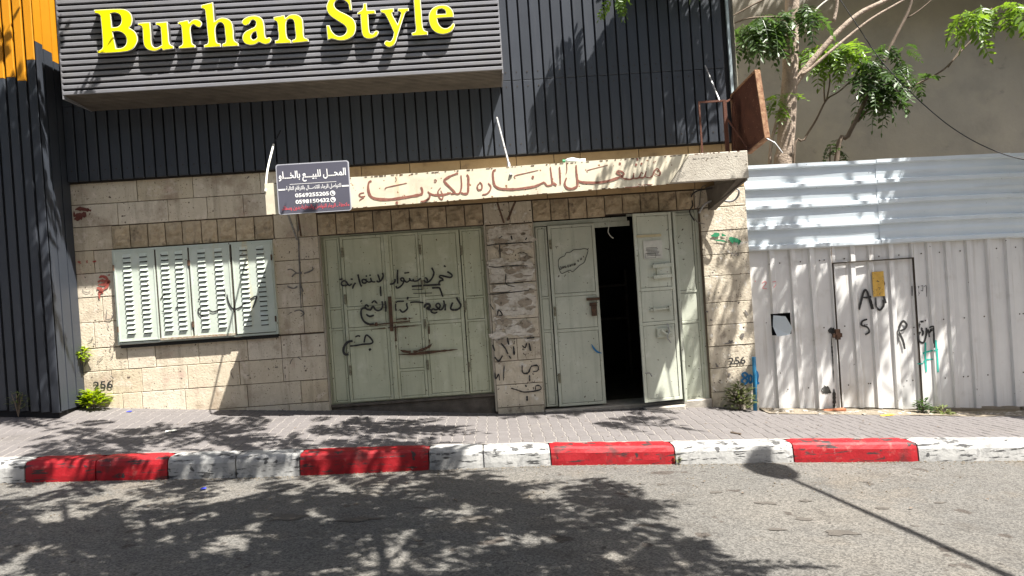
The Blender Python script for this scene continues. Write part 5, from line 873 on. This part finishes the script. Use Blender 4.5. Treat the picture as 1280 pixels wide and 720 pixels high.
for (dx,dz) in ((.35,.15),(.1,.45),(-.35,.2),(.55,-.1)): cluster(T2, (TR['leafC'][2][0]+dx, 11.8, TR['leafC'][2][1]+dz), 6, 'leaf', .8, (-.3,.8))
T3 = thing('sapling', (5.0, 12.2, -.5), 'thin stemmed sapling with bright leaves just right of the pale trunk', 'tree')
sb_ = at3(TR['sapB'],12.2); sb_ = [(sb_[0][0]-.15,12.2,-.5)]+sb_
stems('stem', [(sb_,.022,.012),(at3(TR['sapB2'],12.2),.014,.010),(at3(TR['sapB3'],12.2),.014,.010)], M['twig'], T3)
for (x,z) in TR['leafB']: cluster(T3, (x, 12.15, z), 6, 'leaf_bright', .95, (-.2,.8))
for (dx,dz) in ((-.15,.12),(.25,.1),(.05,-.15)): cluster(T3, (TR['leafB'][3][0]+dx, 12.15, TR['leafB'][3][1]+dz), 6, 'leaf_bright', .9, (-.2,.8))
T4 = thing('sapling', (5.62, 12.0, -.5), 'small sprout of dark leaves just above the hoarding top', 'tree')
stems('stem', [([(5.5,12,-.5),(5.7,12,3.0),(TR['leafD'][0][0],12,TR['leafD'][0][1])],.015,.008)], M['twig'], T4)
for (x,z) in TR['leafD']: cluster(T4, (x, 12.0, z), 5, 'leaf', .6, (-.6,.6))
# crown above the frame: leaves overhanging wall, cladding and hoarding
def crown(name, parent, src, mn, size=(.8,1.3)):
    V = []; F = []
    for (x,y,z) in src:
        vs, fs = VAR[random.randrange(4)]; a = np.array(vs)*random.uniform(*size)
        yaw, ty, tx = random.uniform(0,6.28), random.uniform(-.3,.9), random.uniform(-.5,.5)
        R3 = np.array((Matrix.Rotation(yaw,3,'Z') @ Matrix.Rotation(ty,3,'Y') @ Matrix.Rotation(tx,3,'X')))
        a = a @ R3.T+np.array((x,y,z)); k = sum(len(q) for q in V); V.append(a); F.append((fs,k))
    if not V: return
    vv = np.concatenate(V); ff = []
    off = 0
    for a, (fs,_) in zip(V, F):
        ff += [tuple(i+off for i in f) for f in fs]; off += len(a)
    me = bpy.data.meshes.new(name); me.from_pydata(vv.tolist(), [], ff); me.materials.append(M[mn])
    return tag(link(name, me, parent), kind='stuff')
def in_frame(x,y,z,m=.0):
    v = Vector((x,y,z-1.7)); d_ = v.dot(f_)
    if d_ <= 0: return False
    return abs(v.dot(r_)/d_) < .6927+m and abs(v.dot(u_)/d_) < .39+m
SD = Vector((.42,-.317,1))
def up_from(p, lo, hi):
    """climb towards the sun from a shaded point until clear of the picture"""
    t = random.uniform(lo,hi); q = Vector(p)+SD*t; g = 0
    while in_frame(q.x,q.y,q.z,.95/max(q.y,1)) and g < 80: t += .12; q = Vector(p)+SD*t; g += 1
    return tuple(q)
random.seed(21)
src = []
def wall_targets(n, xr, zr, y, lo, hi, band=None):
    c = 0
    while c < n:
        x = random.uniform(*xr); z = random.uniform(*zr)
        if band and not band(x,z): continue
        src.append(up_from((x,y,z), lo, hi)); c += 1
wall_targets(175, (1.35,3.5), (3.6,5.6), 10.3, 1.0, 2.0, lambda x,z: (noise.noise(Vector((x*1.6+z*.8,z*.5,2))) > -.12) and z > 3.5 and abs((x-2.2)-(z-4.4)*.55) < .85)
wall_targets(22, (.9,1.5), (3.7,4.8), 10.3, .9, 1.5)
wall_targets(14, (1.4,3.6), (2.75,3.15), 9.25, 2.0, 3.2, lambda x,z: noise.noise(Vector((x*3,z*.5,7))) > -.1)
wall_targets(30, (3.05,3.75), (-.2,2.6), 10.4, 3.0, 4.6, lambda x,z: noise.noise(Vector((x*3+z*1.2,z*.5,9))) > -.05)
wall_targets(62, (3.8,5.75), (-.3,3.0), 10.45, 3.2, 4.5, lambda x,z: noise.noise(Vector((x*2+z*.8,z*.5,4))) > .08)
wall_targets(300, (5.95,8.2), (1.9,3.1), 10.45, 3.0, 4.5)
wall_targets(300, (6.6,9.0), (-.5,1.9), 10.45, 3.4, 4.6)
for _ in range(3600):
    x = random.uniform(3.4,13); z = random.uniform(2.4,7.0); src.append(up_from((x,13.7,z), 2.4, 5.5))
crown('crown_foliage', T1, src, 'leaf')
# street tree on this side of the road whose crown shades the carriageway
ST = thing('street_tree', (2.2, -1.4, -.35), 'broad street tree whose crown hangs over the near side of the road', 'tree')
def inpoly(x,y,P):
    c = False; j = len(P)-1
    for i in range(len(P)):
        if (P[i][1] > y) != (P[j][1] > y) and x < (P[j][0]-P[i][0])*(y-P[i][1])/(P[j][1]-P[i][1])+P[i][0]: c = not c
        j = i
    return c
src2 = []
def ground_targets(n, P, thr, lo=4.6, hi=6.4, sc=1.6, seed=0, z=-.25):
    xs = [p[0] for p in P]; ys = [p[1] for p in P]; c = 0; g = 0
    while c < n and g < n*40:
        g += 1; x = random.uniform(min(xs),max(xs)); y = random.uniform(min(ys),max(ys))
        if not inpoly(x,y,P) or noise.noise(Vector((x*sc,y*sc*.8,seed))) < thr: continue
        src2.append(up_from((x,y,z), lo, hi)); c += 1
ground_targets(900, SH_ROAD, -.16, seed=1); ground_targets(250, SH_PAV, -.15, seed=2, z=-.05); ground_targets(16, SH_PAV2, -1, seed=3); ground_targets(40, SH_PAV3, -.3, seed=4, z=-.1)
src_keep = src; src = src2
wall_targets(40, (6.9,8.6), (-.7,-.5), 10.2, 4, 5)
wall_targets(400, (-8.6,-5.98), (.5,4.0), 9.76, 3.2, 5.0)
wall_targets(6, (-7.2,-6.55), (5.35,5.9), 9.76, 1.6, 3.0)
random.seed(5)
crown('crown_foliage', ST, src2, 'leaf', (.9,1.5))
sc_ = np.array(src2).mean(0)
stems('trunk', [([(2.2,-1.4,-.4),(2.15,-1.3,1.6),(2.0,-.9,3.6),(1.6,-.2,5.2)], .22,.14)], M['bark'], ST)
stems('limb', [([(1.6,-.2,5.2),(.6,1.5,5.9),(-.5,3.4,6.0),(-1.6,5.2,6.0)],.10,.03),([(1.6,-.2,5.2),(1.9,1.5,6.0),(1.8,3.4,6.2),(1.2,5.4,6.1)],.08,.03),([(.6,1.5,5.9),(-1.0,2.6,6.3),(-3.0,4.6,6.4)],.06,.02)], M['bark'], ST)
# street lamp on the near kerb, out over the road (its shadow crosses the carriageway)
LP = thing('street_lamp', (5.72, 2.1, -.5), 'tall steel street lamp reaching over the road from the near kerb', 'street lamp')
hd = Vector((2.86,7.66,-.44))+SD*6.2; fa = hd+Vector((.2,-2.62,-.8))
mb = MB(); mb.tube([(fa.x+.05,fa.y-.35,-.6),(fa.x+.05,fa.y-.35,fa.z-.4),(fa.x,fa.y,fa.z),tuple(hd)], [.08,.055,.045,.03], 10); mb.build('pole', M['steel'], LP, smooth=True)
mb = MB(); mb.tube([tuple(hd+Vector((-.0,-.28,-.08))),tuple(hd+Vector((0,-.1,.0))),tuple(hd+Vector((0,.2,.06))),tuple(hd+Vector((-.02,.38,.08)))], [.10,.22,.24,.1], 12); mb.build('lamp_head', M['steel'], LP, smooth=True)
# ---------------------------------------------------------------- the row of houses across the street, behind the camera
OB = thing('opposite_building', (0, -11, -.6), 'plain limestone apartment block across the street from the shop', 'building')
mb = MB(); mb.box(-26,26,-18,-11,-2.1,12.5); mb.build('wall', M['stone_pier'], OB)
for i in range(12):
    for zf in (1.2, 4.6, 8.0):
        x = -24+i*4.2; mb = MB(); mb.box(x,x+1.6,-11.0,-10.95,zf,zf+1.7); o = mb.build('window', M['slot'], OB)
# ---------------------------------------------------------------- weeds and litter
def weed(name, p, n, h, spread, lw, mn, label, stemn=0, cat='plant', lean=(0,0)):
    t = thing(name, p, label, cat); mb = MB()
    for i in range(n):
        a = random.uniform(0,6.28); r = random.uniform(0,spread)**1; hh = random.uniform(.25,1)*h
        b = Vector((math.cos(a)*r*.8+lean[0]*hh, math.sin(a)*r*.5+lean[1]*hh, hh*(1-.3*(r/spread)**2))); d_ = Vector((math.cos(a), math.sin(a), random.uniform(-.2,.9))).normalized()
        s_ = d_.cross(Vector((0,0,1))).normalized()*lw*random.uniform(.6,1.2)/2; l_ = lw*random.uniform(1.5,2.6)
        P0 = Vector(p)+b; mb.add([P0, P0+d_*l_*.5+s_, P0+d_*l_-Vector((0,0,.15*l_)), P0+d_*l_*.5-s_], [(0,1,2),(0,2,3)])
    tag(mb.build('foliage', M[mn], t, fix=False), kind='stuff'); st_ = MB()
    for i in range(max(stemn,4)):
        a = random.uniform(0,6.28); r = random.uniform(.2,.9)*spread; e = Vector(p)+Vector((math.cos(a)*r*.8+lean[0]*h, math.sin(a)*r*.5+lean[1]*h, h*random.uniform(.6,.95)))
        st_.tube([tuple(Vector(p)-Vector((0,0,.02))), tuple(Vector(p).lerp(e,.5)+Vector((0,0,.05*h))), tuple(e)], .004, 4)
    st_.build('stem', M['twig'], t)
weed('leafy_weed', (-5.52,10.28,wall_z(-5.5)-.01), 150, .26, .20, .065, 'lime', 'bright lime green bushy weed at the foot of the stone wall by the column')
weed('leafy_weed', (-5.66,10.33,.98), 60, .24, .08, .05, 'lime', 'lime green tuft growing out of the joint between column and stone wall')
weed('thin_weed', (-6.15,9.68,wall_z(-6.15)-.02), 60, .30, .14, .03, 'weed', 'thin upright weed at the foot of the charcoal column', 8)
weed('leafy_weed', (3.38,10.22,wall_z(3.38)-.02), 260, .40, .22, .045, 'weed', 'grey green bushy weed at the foot of the right stone pier', 10)
weed('leafy_weed', (6.02,10.30,wall_z(6.0)-.03), 90, .24, .11, .042, 'leaf', 'dark green weed at the foot of the hoarding gate edge', 6)
weed('leafy_weed', (6.30,10.28,wall_z(6.3)-.03), 45, .17, .09, .05, 'weed', 'broad leaved weed just right of the gate in the hoarding', 6)
weed('thin_weed', (1.93,8.02,base_z(1.93)), 30, .10, .07, .02, 'weed', 'tiny tuft of dry weed in the kerb joint beside the road', 6)
for k in range(7):
    x = 5.2+.42*k+random.uniform(-.1,.1); weed('low_weed', (x,10.33,wall_z(x)-.02), 28, .07, .12, .03, 'weed', None, 3) if False else None
gw = MB()
for _ in range(900):
    x = random.choice((random.uniform(4.6,7.6), random.uniform(6.3,7.8))); y = 10.40-abs(random.gauss(0,.10)); z = wall_z(x)-.02
    if noise.noise(Vector((x*2.5,0,4))) < -.1: continue
    a = random.uniform(0,6.28); h = random.uniform(.02,.08); gw.add([(x,y,z),(x+.012*math.cos(a),y+.012*math.sin(a),z),(x+.03*math.cos(a+1),y+.03*math.sin(a+1),z+h)], [(0,1,2)])
tag(gw.build('grass', M['weed'], fix=False), 'low dry grass along the foot of the hoarding', 'grass', kind='stuff')
rb = MB()
for _ in range(520):
    x = random.uniform(3.8,7.9); y = 10.42-abs(random.gauss(0,.11)); s_ = random.uniform(.006,.028)*(1.4 if random.random() < .1 else 1); z = pave_z(x,y)+s_*.3
    v = [(x+s_*a*random.uniform(.6,1.3), y+s_*b*random.uniform(.6,1.3), z+s_*c*random.uniform(.4,.9)) for a in (-1,1) for b in (-1,1) for c in (-1,1)]
    rb.add(v, [(0,1,3,2),(4,6,7,5),(0,4,5,1),(2,3,7,6),(0,2,6,4),(1,5,7,3)])
tag(rb.build('rubble', M['sill']), 'loose stone chips and rubble along the foot of the hoarding', 'rubble', kind='stuff')
ds = sheet('dirt_strip', 3.74, 9, 10.08, 10.62, 50, 8, lambda x,y: pave_z(x,y)+.012+.03*max(0,(y-10.1)/.5)+.012*noise.noise(Vector((x*3,y*6,0))), M['dirt']); tag(ds, kind='structure')
def scrap(name, x, y, sx, sy_, m, lab, rz=0, cat='litter'):
    mb = MB(); n = 4; z = (pave_z(x,y) if y > KY1 else base_z(x))+.014
    for j in range(n+1):
        for i in range(n+1): a = (i/n-.5)*sx; b = (j/n-.5)*sy_; mb.v.append((x+a*math.cos(rz)-b*math.sin(rz), y+a*math.sin(rz)+b*math.cos(rz), z+.02*abs(noise.noise(Vector((i*1.3,j*1.7,x))))))
    for j in range(n):
        for i in range(n): a = j*(n+1)+i; mb.f.append((a,a+1,a+n+2,a+n+1)); mb.m.append(0)
    o = mb.build(name, m, fix=False); md = o.modifiers.new('thick','SOLIDIFY'); md.thickness = .002; tag(o, lab, cat)
scrap('food_wrapper', 5.35, 10.02, .20, .09, M['orange_wrap'], 'orange and yellow wrapper lying on the pavement before the gate', .2)
scrap('blue_scrap', -5.0, 10.20, .06, .05, M['blue_lit'], 'tiny blue scrap at the foot of the stone wall')
scrap('blue_scrap', -3.02, 7.55, .05, .05, M['blue_lit'], 'tiny blue scrap on the road below the white kerb', .5)
scrap('paper_scrap', -4.02, 9.2, .13, .10, M['label_paper'], 'crumpled pale paper scrap on the pavement left of centre', .4)
br = MB(); br.box(4.6,4.92,10.30,10.40,wall_z(4.7)-.0,wall_z(4.7)+.045,b=.006); tag(br.build('broken_brick', mat('red_brick', (.30,.11,.05), None, 20, .9)), 'broken red brick piece under the gate edge of the hoarding', 'brick')
sk = MB(); sk.tube([(2.72,8.62,pave_z(2.72,8.62)+.015),(2.80,8.50,pave_z(2.8,8.5)+.018)], .011, 5); tag(sk.build('stick', M['twig']), 'short dark stick lying on the pavement near the white kerb', 'stick')

gg = MB()
for _ in range(1500):
    x = random.uniform(-6.5,6.5); y = KY0-abs(random.gauss(.0,.06))-.004
    if random.random() < .35: y = KY0-random.uniform(0,1.2)
    s_ = random.uniform(.002,.007); z = base_z(x)-.0002*(8-y)+s_*.3
    v = [(x+s_*a*random.uniform(.6,1.3), y+s_*b_*random.uniform(.6,1.3), z+s_*c*random.uniform(.4,.9)) for a in (-1,1) for b_ in (-1,1) for c in (-1,1)]
    gg.add(v, [(0,1,3,2),(4,6,7,5),(0,4,5,1),(2,3,7,6),(0,2,6,4),(1,5,7,3)])
tag(gg.build('grit', M['dirt'], fix=False), 'fine grit and dust gathered along the foot of the kerb', 'grit', kind='stuff')
dl = MB()
for _ in range(90):
    on = random.random() < .7; x = random.uniform(-6,6); y = random.uniform(8.35,10.2) if on else random.uniform(6.2,7.9)
    z = (pave_z(x,y) if on else base_z(x))+.012; a = random.uniform(0,6.28); l_ = random.uniform(.02,.045); w_ = l_*.35
    c, s = math.cos(a), math.sin(a)
    dl.add([(x,y,z),(x+c*l_*.5-s*w_,y+s*l_*.5+c*w_,z+.006),(x+c*l_,y+s*l_,z),(x+c*l_*.5+s*w_,y+s*l_*.5-c*w_,z+.004)], [(0,1,2,3)])
tag(dl.build('leaf_litter', M['twig'], fix=False), 'small dry leaflets scattered over the pavement and gutter', 'leaf litter', kind='stuff')

M['oil'] = mat('oil_stain', (.082,.073,.062), (.062,.055,.047), 14, .8, bump=.5, bscale=110)
random.seed(3)
for (x,y,w_,d_) in ((2.0,6.9,.16,.06),(2.35,6.55,.28,.07),(2.72,6.6,.14,.05),(2.5,6.1,.22,.07),(2.62,5.75,.34,.12),(2.15,5.85,.24,.05),(3.3,6.35,.2,.05),(3.9,6.5,.16,.05),(2.4,4.9,.12,.05),(1.55,7.2,.12,.04),(-.25,6.3,.30,.10),(-1.9,6.55,.40,.14),(-1.25,6.4,.5,.10),(3.6,7.2,.12,.04),(4.4,6.0,.2,.06)):
    n = 18; ph = random.uniform(0,40); ring = []
    for i in range(n):
        t = 2*math.pi*i/n; q = 1+.8*noise.noise(Vector((math.cos(t)*1.4+ph, math.sin(t)*1.4, 0))); xx_, yy_ = x+w_*.36*math.cos(t)*q, y+d_*.6*math.sin(t)*q
        ring.append((xx_, yy_, base_z(xx_)+.006*noise.noise(Vector((xx_*1.3,yy_*1.3,0)))-.012*max(0,8-yy_)*.2+.005))
    zc = sum(r[2] for r in ring)/n; mb = MB(); mb.add([(x,y,zc)]+ring, [(0,i+1,(i+1)%n+1) for i in range(n)]); mb.build('oil_stain', M['oil'], rd, fix=False)
